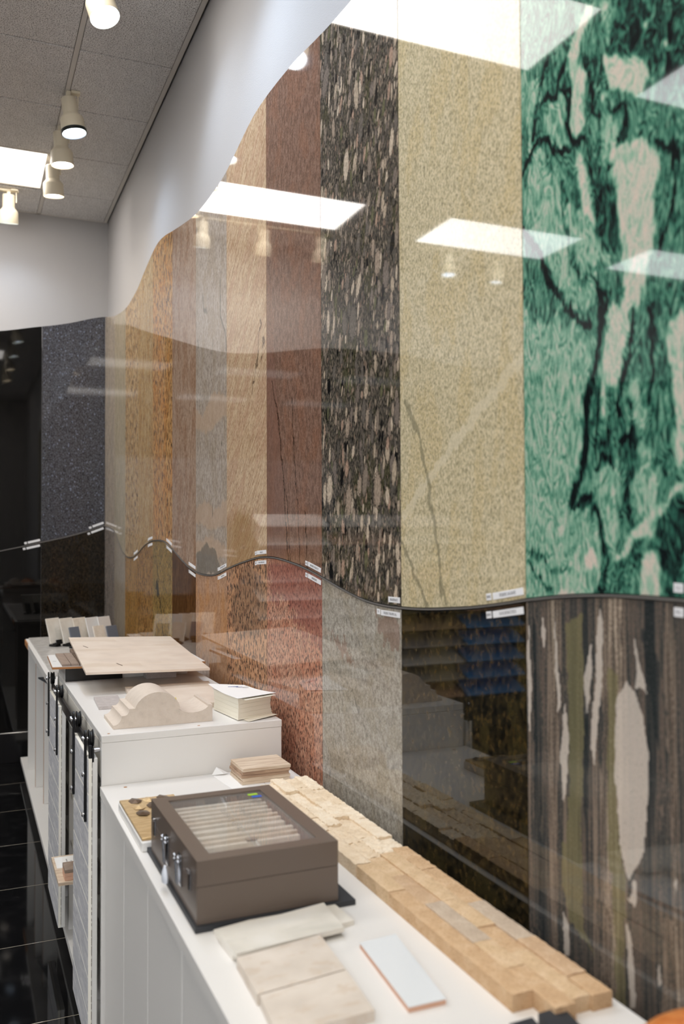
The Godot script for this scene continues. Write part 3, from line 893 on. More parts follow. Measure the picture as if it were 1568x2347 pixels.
# slab between two edges on the right wall (along z) or the back wall (along x); lo/hi curves, or a height
func slab_mesh(along_x: bool, e0: float, e1: float, lo, hi, v_top: float, v_size: float) -> ArrayMesh:
	var b := MB.new()
	var n := 20
	var g := 0.0012
	var p := []
	for i in n + 1:
		var s := lerpf(e0 + g, e1 - g, float(i) / n)
		var y0: float = lo if lo is float else curve(lo, s) + 0.004
		var y1: float = curve(hi, s) - (0.0 if v_top > 2.0 else 0.004)
		p.append([s, y0, y1])
	var at := func(s: float, y: float, d: float) -> Vector3:
		return Vector3(s, y, BFACE - 0.0195 * d) if along_x else Vector3(FACE + 0.0475 * d, y, s)
	var nf := Vector3(0, 0, 1) if along_x else Vector3(-1, 0, 0)
	for i in n:
		var q: Array = p[i]
		var r: Array = p[i + 1]
		var u0: float = (q[0] - e0) / (e1 - e0)
		var u1: float = (r[0] - e0) / (e1 - e0)
		for d in [0.0, 1.0]:
			b.quad(at.call(q[0], q[1], d), at.call(r[0], r[1], d), at.call(r[0], r[2], d), at.call(q[0], q[2], d), nf if d == 0.0 else -nf,
				Vector2(u0, (v_top - q[1]) / v_size), Vector2(u1, (v_top - r[1]) / v_size), Vector2(u1, (v_top - r[2]) / v_size), Vector2(u0, (v_top - q[2]) / v_size))
		b.quad(at.call(q[0], q[2], 0.0), at.call(r[0], r[2], 0.0), at.call(r[0], r[2], 1.0), at.call(q[0], q[2], 1.0), Vector3.UP, Vector2(u0, 0), Vector2(u1, 0), Vector2(u1, 0.01), Vector2(u0, 0.01))
		b.quad(at.call(q[0], q[1], 0.0), at.call(r[0], r[1], 0.0), at.call(r[0], r[1], 1.0), at.call(q[0], q[1], 1.0), Vector3.DOWN, Vector2(u0, 1), Vector2(u1, 1), Vector2(u1, 0.99), Vector2(u0, 0.99))
	for k in [0, n]:
		var q: Array = p[k]
		var nn := Vector3(1, 0, 0) if along_x else Vector3(0, 0, 1)
		b.quad(at.call(q[0], q[1], 0.0), at.call(q[0], q[1], 1.0), at.call(q[0], q[2], 1.0), at.call(q[0], q[2], 0.0), nn if k == n else -nn, Vector2(0, 1), Vector2(0.02, 1), Vector2(0.02, 0), Vector2(0, 0))
	return b.mesh()

func lettering(text: String, width: float, height: float, parent: Node, m: Material, basis_: Basis, at: Vector3, serif := true) -> void:
	var t := TextMesh.new()
	var f := SystemFont.new()
	f.font_names = PackedStringArray(["Droid Serif" if serif else "Droid Sans"])
	t.font = f
	t.text = text
	t.font_size = 32
	t.pixel_size = 0.001
	t.depth = 0.01
	t.curve_step = 3.0
	var bb := t.get_aabb()
	if bb.size.x < 1e-5: return
	var o := put(t, "lettering", m, parent)
	o.transform = Transform3D(basis_ * Basis.from_scale(Vector3(width / bb.size.x, height / bb.size.y, 0.03)), at)

# white name tag (and a little number tag) at the near end of a slab, along its wavy edge
func name_tag(slab: Node3D, along_x: bool, wave: Array, s1: float, over_wave: bool, text: String, number: String, ln := 0.105, hh := 0.0135) -> void:
	var off := 0.011 + hh / 2.0
	for k in 2:
		if k == 1 and number == "": continue
		var l := ln if k == 0 else 0.018
		var mid := s1 - 0.006 - ln / 2.0 if k == 0 else s1 - 0.006 - ln - 0.005 - l / 2.0
		var sl := (curve(wave, mid + 0.02) - curve(wave, mid - 0.02)) / 0.04
		var dir2 := Vector2(1.0, sl).normalized()
		var y := curve(wave, mid) + (off if over_wave else -off) / dir2.x
		var X := Vector3(dir2.x, dir2.y, 0) if along_x else Vector3(0, dir2.y, dir2.x)
		var Z := Vector3(0, 0, 1) if along_x else Vector3(-1, 0, 0)
		var bs := Basis(X, Z.cross(X), Z)
		var at := Vector3(mid, y, BFACE + 0.0007) if along_x else Vector3(FACE - 0.0007, y, mid)
		var mb := MB.new()
		mb.box(Vector3(-l / 2.0, -hh / 2.0, -0.0006), Vector3(l / 2.0, hh / 2.0, 0.0006), 0.0002)
		var o := put(mb, "name_tag" if k == 0 else "number_tag", M["tag white"], slab)
		o.transform = Transform3D(bs, at)
		var txt := text if k == 0 else number
		if txt != "":
			var tw: float = minf(l * 0.82, 0.0052 * txt.length())
			lettering(txt, tw, hh * 0.42, o, M["ink"], Basis.IDENTITY, Vector3(0, 0, 0.0007))

func build_slabs() -> void:
	var mid_y0 := 0.004
	var up := []     # far to near, upper row
	up.append(["polished grey-beige slab in the corner beside the black back wall", granite(192, 512, 301, 0.0, 5.0, [rgb(150, 134, 116), rgb(182, 166, 146), rgb(204, 190, 170)], rgb(160, 150, 136), 0.4, rgb(126, 106, 88), 0.4), "", ""])
	up.append(["polished pale greige slab, second from the corner", granite(192, 512, 311, 0.0, 5.0, [rgb(152, 136, 112), rgb(178, 164, 138), rgb(198, 184, 158)], rgb(160, 148, 120), 0.4, rgb(150, 128, 100), 0.3), "", "2"])
	up.append(["polished cream slab with dark brown blotches, third from the corner", granite(224, 640, 321, 0.0, 3.0, [rgb(140, 104, 68), rgb(196, 164, 118), rgb(222, 198, 156)], rgb(172, 130, 84), 0.35, rgb(84, 58, 38), 0.8, 0.045, 0.6), "", "3"])
	up.append(["polished cream slab with long tan streaks, left of the orange-gold slab", granite(224, 640, 331, 0.0, 5.0, [rgb(146, 108, 66), rgb(190, 158, 110), rgb(216, 190, 146)], rgb(166, 122, 70), 0.45, rgb(116, 84, 52), 0.6, 0.08, 0.62), "", "4"])
	up.append(["polished orange-gold slab with dark brown blotches", granite(224, 640, 341, 0.0, 3.0, [rgb(128, 88, 54), rgb(196, 146, 92), rgb(222, 182, 126)], rgb(204, 136, 72), 0.5, rgb(72, 50, 36), 0.75, 0.05, 0.6), "", "5"])
	up.append(["polished pinkish-brown slab with faint vertical streaks", granite(224, 640, 351, 0.15, 3.5, [rgb(134, 105, 85), rgb(172, 144, 121), rgb(190, 164, 142)], rgb(142, 102, 74), 0.4, rgb(98, 76, 60), 0.55, 0.12, 0.68), "", "6"])
	var grey := granite(288, 768, 361, 0.0, 1.6, [rgb(138, 124, 111), rgb(176, 161, 146), rgb(196, 183, 168)], rgb(154, 136, 114), 0.4, rgb(96, 86, 76), 0.4, 0.16, 0.7)
	var grect := [-3.772, 3.08, 0.49, 1.64]
	grey = over(grey, mask(288, 768, grect, [[-3.77, 1.72, -3.62, 1.75, -3.45, 1.71, -3.28, 1.74, -3.28, 1.64, -3.5, 1.62, -3.77, 1.66], [-3.77, 2.15, -3.66, 2.10, -3.5, 2.18, -3.28, 2.14, -3.28, 2.06, -3.6, 2.02, -3.77, 2.06], [-3.77, 1.58, -3.5, 1.60, -3.28, 1.56, -3.28, 1.52, -3.77, 1.53]], [[0.008, [-3.6, 1.60, -3.45, 1.52, -3.36, 1.46]]], 6.0, 371, 0.03, 0.16), rgb(194, 164, 136), 0.6)
	grey = over(grey, mask(288, 768, grect, [[-3.76, 1.53, -3.6, 1.57, -3.45, 1.55, -3.36, 1.46, -3.76, 1.44]], [[0.006, [-3.66, 2.62, -3.64, 2.55, -3.58, 2.52]], [0.006, [-3.38, 2.60, -3.37, 2.45, -3.30, 2.38, -3.285, 2.3]], [0.004, [-3.48, 2.4, -3.52, 2.3]], [0.006, [-3.74, 2.44, -3.73, 2.40]], [0.005, [-3.36, 1.97, -3.35, 1.95]], [0.006, [-3.50, 1.72, -3.49, 1.68]]], 5.0, 372, 0.03, 0.3), rgb(104, 98, 88), 0.65)
	up.append(["polished grey granite slab with dark wisps and pink bands low down", grey, "NORTHERN LIGHT", "7"])
	var tan_ := granite(320, 896, 381, 1.3, 3.2, [rgb(160, 126, 96), rgb(202, 172, 138), rgb(218, 194, 162)], rgb(188, 148, 120), 0.45, rgb(108, 84, 66), 0.5, 0.12, 0.68)
	var trect := [-3.282, 3.1, 0.486, 1.64]
	tan_ = over(tan_, mask(320, 896, trect, [[-3.28, 1.66, -3.1, 1.72, -2.95, 1.66, -2.8, 1.56, -2.8, 1.46, -3.28, 1.42]], [], 8.0, 391, 0.02, 0.03), rgb(146, 110, 66), 0.4)
	tan_ = over(tan_, mask(320, 896, trect, [], [[0.006, [-2.86, 2.35, -2.9, 2.22, -2.96, 2.1]], [0.005, [-2.83, 2.28, -2.85, 2.2]]], 14.0, 392), rgb(60, 44, 32), 0.6)
	up.append(["polished tan slab with slanting brown grain", tan_, "GIALLO", "8"])
	var br := granite(384, 1152, 401, 0.0, 1.8, [rgb(96, 73, 61), rgb(130, 99, 82), rgb(154, 123, 106)], rgb(154, 106, 80), 0.35, rgb(76, 57, 48), 0.45, 0.25, 0.64)
	var brect := [-2.796, 3.1, 0.489, 1.63]
	br = over(br, mask(384, 1152, brect, [[-2.796, 2.28, -2.72, 2.2, -2.65, 1.9, -2.6, 1.5, -2.796, 1.5]], [], 6.0, 411), rgb(132, 98, 84), 0.45)
	br = over(br, mask(384, 1152, brect, [], [[0.0035, [-2.74, 2.12, -2.68, 2.0, -2.63, 1.8, -2.58, 1.5]], [0.003, [-2.55, 2.05, -2.53, 1.85, -2.5, 1.7, -2.48, 1.5]], [0.003, [-2.6, 1.75, -2.56, 1.5]], [0.003, [-2.44, 1.7, -2.42, 1.5]]], 8.0, 412), rgb(58, 36, 24), 0.7)
	up.append(["polished reddish-brown slab with fine dark veins, left of the pebble slab", br, "MAXIM TOBACCO", "36"])
	up.append(["polished black slab packed with stretched pink and tan pebbles", pebble_stone(), "MARINACE", ""])
	var ol := granite(448, 1472, 421, 0.06, 2.0, [rgb(158, 148, 120), rgb(204, 190, 154), rgb(230, 216, 184)], rgb(206, 182, 130), 0.35, rgb(116, 110, 88), 0.6, 0.17, 0.6, 0.09, 2.5)
	var orect := [-1.818, 3.08, 0.489, 1.64]
	ol = over(ol, mask(448, 1472, orect, [], [[0.012, [-1.80, 1.64, -1.68, 1.72, -1.55, 1.8, -1.45, 1.86, -1.33, 1.92]], [0.003, [-1.74, 2.14, -1.62, 2.165, -1.48, 2.16, -1.34, 2.18]]], 10.0, 431, 0.02, 0.3), rgb(220, 208, 180), 0.6)
	ol = over(ol, mask(448, 1472, orect, [], [[0.006, [-1.79, 1.90, -1.72, 1.8, -1.67, 1.65, -1.62, 1.45]], [0.005, [-1.81, 1.58, -1.74, 1.5, -1.68, 1.42]]], 10.0, 432, 0.02, 0.3), rgb(110, 106, 84), 0.5)
	up.append(["large polished olive-gold granite slab left of the green marble", ol, "VERDE AGAVE", "3041"])
	up.append(["polished green marble slab with dark veins and pale pink blobs", green_marble(), "VERDE", "52"])
	up.append(["olive-gold slab beyond the green marble, towards the camera", ol, "VERDE AGAVE", "3042"])
	var low := []
	low.append(["lower polished grey slab in the corner above the far cabinet", granite(192, 320, 501, 0.0, 4.0, [rgb(120, 108, 100), rgb(154, 142, 132), rgb(176, 164, 152)], rgb(120, 112, 108), 0.4, rgb(92, 84, 80), 0.45), "", ""])
	low.append(["lower polished plain grey-beige slab, second from the corner", granite(192, 320, 511, 0.0, 8.0, [rgb(146, 132, 114), rgb(164, 150, 132), rgb(178, 166, 148)], rgb(160, 148, 130), 0.3, rgb(140, 124, 104), 0.2), "", "22"])
	low.append(["lower polished golden-tan slab with soft vertical grain", granite(192, 320, 521, 0.0, 9.0, [rgb(136, 98, 50), rgb(170, 128, 74), rgb(188, 150, 96)], rgb(150, 110, 60), 0.4, rgb(106, 74, 40), 0.35), "", "23"])
	low.append(["lower polished tan slab with dark brown vertical flecks", granite(192, 320, 531, 0.0, 5.0, [rgb(118, 80, 42), rgb(164, 122, 72), rgb(190, 154, 100)], rgb(148, 102, 56), 0.4, rgb(74, 50, 30), 0.6, 0.07, 0.62), "", "24"])
	var gv := granite(224, 320, 541, 0.0, 2.0, [rgb(112, 84, 42), rgb(156, 124, 72), rgb(182, 154, 98)], rgb(128, 108, 66), 0.5, rgb(60, 52, 38), 0.5)
	gv = over(gv, mask(224, 320, [-4.723, 1.62, 0.478, 0.78], [], [[0.006, [-4.62, 1.5, -4.55, 1.3, -4.45, 1.1, -4.4, 0.95]], [0.02, [-4.62, 1.35, -4.58, 1.32]], [0.02, [-4.42, 1.05, -4.36, 1.0]]], 10.0, 551), rgb(44, 40, 34), 0.75)
	low.append(["lower polished gold-green slab crossed by dark veins", gv, "", "25"])
	low.append(["lower polished dark chocolate-brown slab", granite(224, 320, 561, 0.0, 5.0, [rgb(58, 36, 18), rgb(98, 64, 34), rgb(124, 86, 50)], rgb(80, 50, 26), 0.4, rgb(38, 24, 14), 0.6), "", "26"])
	low.append(["lower polished light-brown slab with an orange tint", granite(256, 384, 571, 0.2, 2.0, [rgb(146, 110, 84), rgb(180, 140, 108), rgb(198, 160, 128)], rgb(200, 144, 92), 0.5, rgb(96, 66, 46), 0.35, 0.14, 0.7), "GOLDEN OAK", "27"])
	var jb := granite(320, 512, 581, 0.0, 1.8, [rgb(128, 92, 72), rgb(190, 142, 108), rgb(214, 170, 132)], rgb(204, 158, 116), 0.4, rgb(70, 56, 48), 0.8, 0.05, 0.55)
	jb = over(jb, mask(320, 512, [-3.282, 1.62, 0.486, 0.78], [[-3.2, 1.4, -3.05, 1.5, -2.86, 1.48, -2.8, 1.35, -2.9, 1.25, -3.1, 1.24, -3.24, 1.27]], [], 9.0, 591, 0.03, 0.05), rgb(96, 84, 74), 0.32)
	low.append(["lower polished orange and black mottled slab with a grey patch", jb, "JURA BORDEAUX", "28"])
	var bd := granite(384, 640, 601, 0.0, 2.6, [rgb(138, 92, 76), rgb(194, 142, 116), rgb(216, 172, 144)], rgb(200, 124, 96), 0.35, rgb(66, 50, 46), 0.8, 0.09, 0.58)
	bd = over(bd, mask(384, 640, [-2.796, 1.62, 0.489, 0.78], [[-2.796, 1.6, -2.3, 1.6, -2.3, 1.28, -2.5, 1.32, -2.62, 1.4, -2.75, 1.38]], [], 36.0, 611, 0.04, 0.1), rgb(134, 78, 72), 0.5)
	low.append(["lower polished pink-red slab with black specks", bd, "BORDEAUX", "44"])
	var vt := granite(448, 704, 621, -0.2, 1.4, [rgb(120, 114, 105), rgb(166, 159, 147), rgb(192, 185, 172)], rgb(154, 143, 122), 0.4, rgb(88, 84, 79), 0.55, 0.25, 0.64)
	vt = over(vt, mask(448, 704, [-2.307, 1.62, 0.489, 0.78], [], [[0.0025, [-2.3, 1.3, -2.2, 1.25, -2.1, 1.2, -2.0, 1.1]], [0.002, [-2.3, 1.2, -2.15, 1.19]], [0.002, [-2.25, 1.02, -2.0, 1.05, -1.83, 1.06]], [0.003, [-2.05, 1.3, -1.95, 1.28]]], 8.0, 631, 0.02, 0.3), rgb(84, 79, 72), 0.4)
	vt = over(vt, mask(448, 704, [-2.307, 1.62, 0.489, 0.78], [[-2.27, 1.34, -2.15, 1.32, -2.08, 1.27, -2.18, 1.29], [-1.95, 1.42, -1.83, 1.4, -1.83, 1.33, -1.95, 1.36]], [], 20.0, 632), rgb(128, 98, 84), 0.5)
	low.append(["lower polished grey salt-and-pepper slab beneath the pebble slab", vt, "VERDE TROPICAL", "9"])
	low.append(["lower polished near-black slab with gold-brown flecks", granite(448, 704, 641, 0.0, 1.1, [rgb(13, 12, 9), rgb(26, 23, 15), rgb(66, 54, 30)], rgb(60, 52, 29), 0.8, rgb(116, 88, 46), 0.35, 0.045, 0.62), "GOLDEN EYES", "4092"])
	low.append(["lower striped grey, olive and brown slab with a long white lens", zebra_stone(), "", "81"])
	low.append(["lower dark gold-flecked slab beyond the striped one, towards the camera", low[10][1], "GOLDEN EYES", "4093"])
	for i in up.size():
		var e0: float = EDGES[i]
		var e1: float = EDGES[i + 1]
		var t := thing("polished_stone", up[i][0], "stone slab", Vector3.ZERO, "upper row of slabs on the right wall")
		put(slab_mesh(false, e0, e1, MID_WAVE, TOP_WAVE, 3.1648, 1.7317), "face", polished("polished stone upper %d" % i, up[i][1]), t)
		if i > 1: name_tag(t, false, MID_WAVE, e1, true, up[i][2], up[i][3], 0.105 if i != 9 else 0.062)
	for i in low.size():
		var e0: float = EDGES[i]
		var e1: float = EDGES[i + 1]
		var t := thing("polished_stone", low[i][0], "stone slab", Vector3.ZERO, "lower row of slabs on the right wall")
		put(slab_mesh(false, e0, e1, mid_y0, MID_WAVE, 1.6209, 0.8137), "face", polished("polished stone lower %d" % i, low[i][1], 0.035, 0.5 if i >= 10 else 0.43), t)
		if i > 1: name_tag(t, false, MID_WAVE, e1, false, low[i][2], low[i][3])
	# back wall
	var blk := polished("polished black", stone(128, 256, noise(128, 256, FastNoiseLite.TYPE_SIMPLEX, 0.05, 1.0, 1.0, 701, 4), [[0.0, rgb(10, 10, 10)], [1.0, rgb(20, 19, 18)]], []), 0.03)
	var w := 384
	var h := 1024
	var bl := polished("polished blue-black", stone(w, h, noise(w, h, FastNoiseLite.TYPE_SIMPLEX, 0.10, 1.0, 1.0, 711, 3), [[0.0, rgb(46, 46, 50)], [0.5, rgb(70, 70, 75)], [1.0, rgb(100, 100, 107)]],
		[[noise(w, h, FastNoiseLite.TYPE_CELLULAR, 0.22, 1.0, 1.0, 712, 1, 0.0, FastNoiseLite.RETURN_CELL_VALUE), 0.78, 1.0, rgb(126, 132, 148), 0.4], [noise(w, h, FastNoiseLite.TYPE_CELLULAR, 0.2, 1.0, 1.0, 713, 1, 0.0, FastNoiseLite.RETURN_CELL_VALUE), 0.94, 1.0, rgb(160, 176, 206), 0.6],
		[noise(w, h, FastNoiseLite.TYPE_CELLULAR, 0.2, 1.0, 1.0, 714, 1, 0.0, FastNoiseLite.RETURN_CELL_VALUE), 0.2, 0.0, rgb(22, 22, 24), 0.6]]), 0.04)
	var bb := polished("polished dark brown", granite(256, 384, 721, 0.0, 1.4, [rgb(14, 12, 9), rgb(28, 24, 19), rgb(52, 44, 34)], rgb(34, 32, 30), 0.5, rgb(104, 80, 44), 0.4, 0.06, 0.7), 0.04)
	var bx := [-5.738, -4.799, -3.860, -2.921, -2.034, -1.356, -0.730, -0.355, 0.063, 0.516, 0.965]
	for i in bx.size() - 1:
		var last := i == bx.size() - 2
		var nth: String = ["tenth", "ninth", "eighth", "seventh", "sixth", "fifth", "fourth", "third", "second", "first"][i]
		var t := thing("polished_stone", "speckled blue-black polished slab on the back wall beside the corner" if last else "plain polished black slab on the back wall, upper row, %s from the corner" % nth, "stone slab", Vector3.ZERO, "upper row of slabs on the back wall")
		put(slab_mesh(true, bx[i], bx[i + 1], BACK_MID, BACK_TOP, 3.269, 1.836), "face", bl if last else blk, t)
		if i > 6: name_tag(t, true, BACK_MID, bx[i + 1], true, "", "1", 0.085, 0.016)
		t = thing("polished_stone", "dark brown flecked polished slab on the back wall, low in the corner" if last else "plain polished black slab on the back wall, lower row, %s from the corner" % nth, "stone slab", Vector3.ZERO, "lower row of slabs on the back wall")
		put(slab_mesh(true, bx[i], bx[i + 1], mid_y0, BACK_MID, 1.704, 0.939), "face", bb if last else blk, t)
		if i > 6: name_tag(t, true, BACK_MID, bx[i + 1], false, "", "2", 0.095, 0.016)
	# thin metal strips along the waves
	strip("trim_1", false, MID_WAVE, -6.7380, -0.3662)
	strip("trim_2", true, BACK_MID, -5.737, 0.9645)

func strip(called: String, along_x: bool, wave: Array, s0: float, s1: float) -> void:
	var b := MB.new()
	var n := 150
	var hh := 0.0018
	for i in n:
		var a := lerpf(s0, s1, float(i) / n)
		var c := lerpf(s0, s1, float(i + 1) / n)
		var ya := curve(wave, a)
		var yc := curve(wave, c)
		var at := func(s: float, y: float, d: float) -> Vector3:
			return Vector3(s, y, BFACE + d) if along_x else Vector3(FACE - d, y, s)
		var nf := Vector3(0, 0, 1) if along_x else Vector3(-1, 0, 0)
		b.quad(at.call(a, ya - hh, 0.003), at.call(c, yc - hh, 0.003), at.call(c, yc + hh, 0.003), at.call(a, ya + hh, 0.003), nf)
		b.quad(at.call(a, ya + hh, 0.003), at.call(c, yc + hh, 0.003), at.call(c, yc + hh, -0.018), at.call(a, ya + hh, -0.018), Vector3.UP)
		b.quad(at.call(a, ya - hh, 0.003), at.call(c, yc - hh, 0.003), at.call(c, yc - hh, -0.018), at.call(a, ya - hh, -0.018), Vector3.DOWN)
	setting(put(b, called, M["strip metal"]))

# ------------------------------------------------------------------ low base cabinets and their worktop
func build_low_cabinets() -> void:
	var W: Material = M["white laminate"]
	var edges := [-2.6115, -1.982, -1.32, -0.66, 0.0]
	var which := ["white low base cabinet with two flat doors, next to the tall cabinet", "white low base cabinet with two flat doors, second along from the tall cabinet", "white low base cabinet with two flat doors, third along from the tall cabinet", "white low base cabinet with two flat doors, at the camera's end"]
	for i in 4:
		var z0: float = edges[i] + 0.0005
		var z1: float = edges[i + 1] - 0.0005
		var t := thing("base_cabinet", which[i], "cabinet", Vector3(0.65, 0, (z0 + z1) / 2.0), "low base cabinets along the stone wall")
		part_box(t, "plinth", Vector3(0.44, 0.0, z0 + 0.002), Vector3(0.90, 0.1, z1 - 0.002), W, 0.001)
		part_box(t, "body", Vector3(0.398, 0.1, z0), Vector3(0.918, TOP - 0.0275, z1), W, 0.001)
		var zm := (z0 + z1) / 2.0
		for k in 2:
			var a := z0 + 0.0015 if k == 0 else zm + 0.002
			var b := zm - 0.002 if k == 0 else z1 - 0.0015
			part_box(t, "door", Vector3(0.3785, 0.105, a), Vector3(0.3975, TOP - 0.031, b), W, 0.0016)
	var wt := thing("worktop", "long white worktop on the low cabinets along the stone wall", "worktop", Vector3(0.64, TOP, -1.3))
	part_box(wt, "board", Vector3(0.3625, TOP - 0.027, -2.611), Vector3(0.9235, TOP, 0.02), W, 0.0012)
	for p in [[0.428, -2.575], [0.9, -1.9]]:
		var mb := MB.new()
		mb.cyl(Vector3(0, -0.0005, 0), Vector3(0, 0.0004, 0), 0.005, 12)
		var o := put(mb, "screw_hole", M["raw chipboard"], wt)
		o.position = Vector3(p[0], TOP, p[1]) - wt.position

# ------------------------------------------------------------------ tall cabinet with sliding barn doors
func build_tall_cabinet() -> void:
	var W: Material = M["white laminate"]
	var Z0 := -3.905
	var Z1 := -2.613
	var t := thing("tall_cabinet", "tall white cabinet with grey plank barn doors on a black rail", "cabinet", Vector3(0.64, 0, (Z0 + Z1) / 2.0))
	part_box(t, "top", Vector3(0.367, TALL - 0.0215, Z0), Vector3(0.912, TALL, Z1), W, 0.0014)
	part_box(t, "side_panel", Vector3(0.367, 0.1005, Z1 - 0.02), Vector3(0.911, TALL - 0.022, Z1 - 0.0006), W, 0.0012)
	part_box(t, "side_panel", Vector3(0.367, 0.1005, Z0 + 0.0006), Vector3(0.911, TALL - 0.022, Z0 + 0.02), W, 0.0012)
	part_box(t, "divider", Vector3(0.378, 0.1005, -3.575), Vector3(0.895, TALL - 0.1, -3.555), W, 0.0012)
	part_box(t, "divider", Vector3(0.378, 0.1005, -3.005), Vector3(0.895, TALL - 0.1, -2.985), W, 0.0012)
	part_box(t, "back_panel", Vector3(0.896, 0.1005, Z0 + 0.021), Vector3(0.91, TALL - 0.022, Z1 - 0.021), W, 0.0)
	part_box(t, "base_board", Vector3(0.367, 0.072, Z0), Vector3(0.912, 0.1, Z1 - 0.0006), W, 0.0012)
	part_box(t, "plinth", Vector3(0.398, 0.0, Z0 + 0.002), Vector3(0.9, 0.0715, Z1 - 0.002), W, 0.001)
	part_box(t, "fascia", Vector3(0.367, 0.905, Z0 + 0.0205), Vector3(0.3865, TALL - 0.022, Z1 - 0.0205), M["laminate edge"], 0.001)
	for y in [0.44, 0.62, 0.80]:
		part_box(t, "shelf", Vector3(0.385, y - 0.018, -3.554), Vector3(0.895, y, -3.006), M["laminate edge"], 0.001)
		part_box(t, "shelf", Vector3(0.385, y - 0.018, -2.984), Vector3(0.895, y, Z1 - 0.0205), M["laminate edge"], 0.001)
		part_box(t, "shelf", Vector3(0.385, y - 0.018, Z0 + 0.0205), Vector3(0.895, y, -3.576), M["laminate edge"], 0.001)
	for k in 9:
		var mb := MB.new()
		mb.cyl(Vector3.ZERO, Vector3(0, 0, 0.0006), 0.0026, 8)
		var o := put(mb, "pin_hole", M["pin hole"], t)
		o.position = Vector3(0.405, 0.66 + k * 0.032, -3.5548) - t.position
	for p in [[0.39, -2.635], [0.655, -2.635]]:
		var hb := MB.new()
		hb.cyl(Vector3(0, -0.0005, 0), Vector3(0, 0.0004, 0), 0.0042, 12)
		put(hb, "screw_hole", M["raw chipboard"], t).position = Vector3(p[0], TALL, p[1]) - t.position
	# sliding rail, its spacers and end stop
	var BM: Material = M["black metal"]
	var rail := part_box(t, "rail", Vector3(0.3415, 0.956, -3.89), Vector3(0.3475, 0.996, -2.618), BM, 0.001)
	var ro := origin_of(rail)
	for z in [-3.75, -3.13, -2.64]:
		var mb := MB.new()
		mb.cyl(Vector3(0.3478, 0.986, z) - ro, Vector3(0.3668, 0.986, z) - ro, 0.0062, 14, 0.0008)
		mb.cyl(Vector3(0.3345, 0.986, z) - ro, Vector3(0.3412, 0.986, z) - ro, 0.0085, 6, 0.001)
		put(mb, "spacer", M["zinc"], rail)
	var stop := MB.new()
	stop.box(Vector3(0.333, 0.925, -2.632) - ro, Vector3(0.3412, 1.004, -2.622) - ro, 0.001)
	put(stop, "end_stop", BM, rail)
	for d in [[-3.885, -3.468, "far"], [-2.985, -2.618, "near"]]: barn_door(t, d[0], d[1])
	# the protruding sample and the boxes on the middle shelf, between the doors
	var pb := thing("sample_board", "pale wood-look sample board sticking out between the two barn doors", "sample board", Vector3(0.4, 0.441, -3.25), "samples on the cabinet shelves")
	var mb := MB.new()
	mb.plate([Vector3(0.297, 0.452, -3.36), Vector3(0.62, 0.452, -3.36), Vector3(0.62, 0.452, -3.10), Vector3(0.297, 0.452, -3.10)], 0.011)
	var o := put(mb, "board", M["wood sample 0"], pb)
	o.position = -pb.position
	mb = MB.new()
	mb.plate([Vector3(0.305, 0.4532, -3.345), Vector3(0.385, 0.4532, -3.345), Vector3(0.385, 0.4532, -3.235), Vector3(0.305, 0.4532, -3.235)], 0.001)
	o = put(mb, "paper_label", M["paper"], pb)
	o.position = -pb.position
	for k in 3:
		lettering(["SAMPLE", "0412", "OAK"][k], 0.028, 0.005, o, M["ink"], Basis(Vector3(0, 0, -1), Vector3(-1, 0, 0), Vector3(0, 1, 0)), Vector3(0.372 - k * 0.014, 0.4533, -3.262 - k * 0.02), false)
	for k in 3:
		var s := thing("tile_sample", ["grey-brown tile sample, top of the little stack under the label board's corner", "rust-brown tile sample in the middle of the little stack between the doors", "rust-brown tile sample at the bottom of the little stack between the doors"][k], "tile sample", Vector3(0.34, 0.4525 + (2 - k) * 0.0122, -3.14), "samples on the cabinet shelves")
		part_box(s, "body", Vector3(0.318, 0.4525 + (2 - k) * 0.0122, -3.185), Vector3(0.40, 0.4525 + (2 - k) * 0.0122 + 0.012, -3.108), M["brown tile"] if k == 0 else M["terracotta"], 0.001)

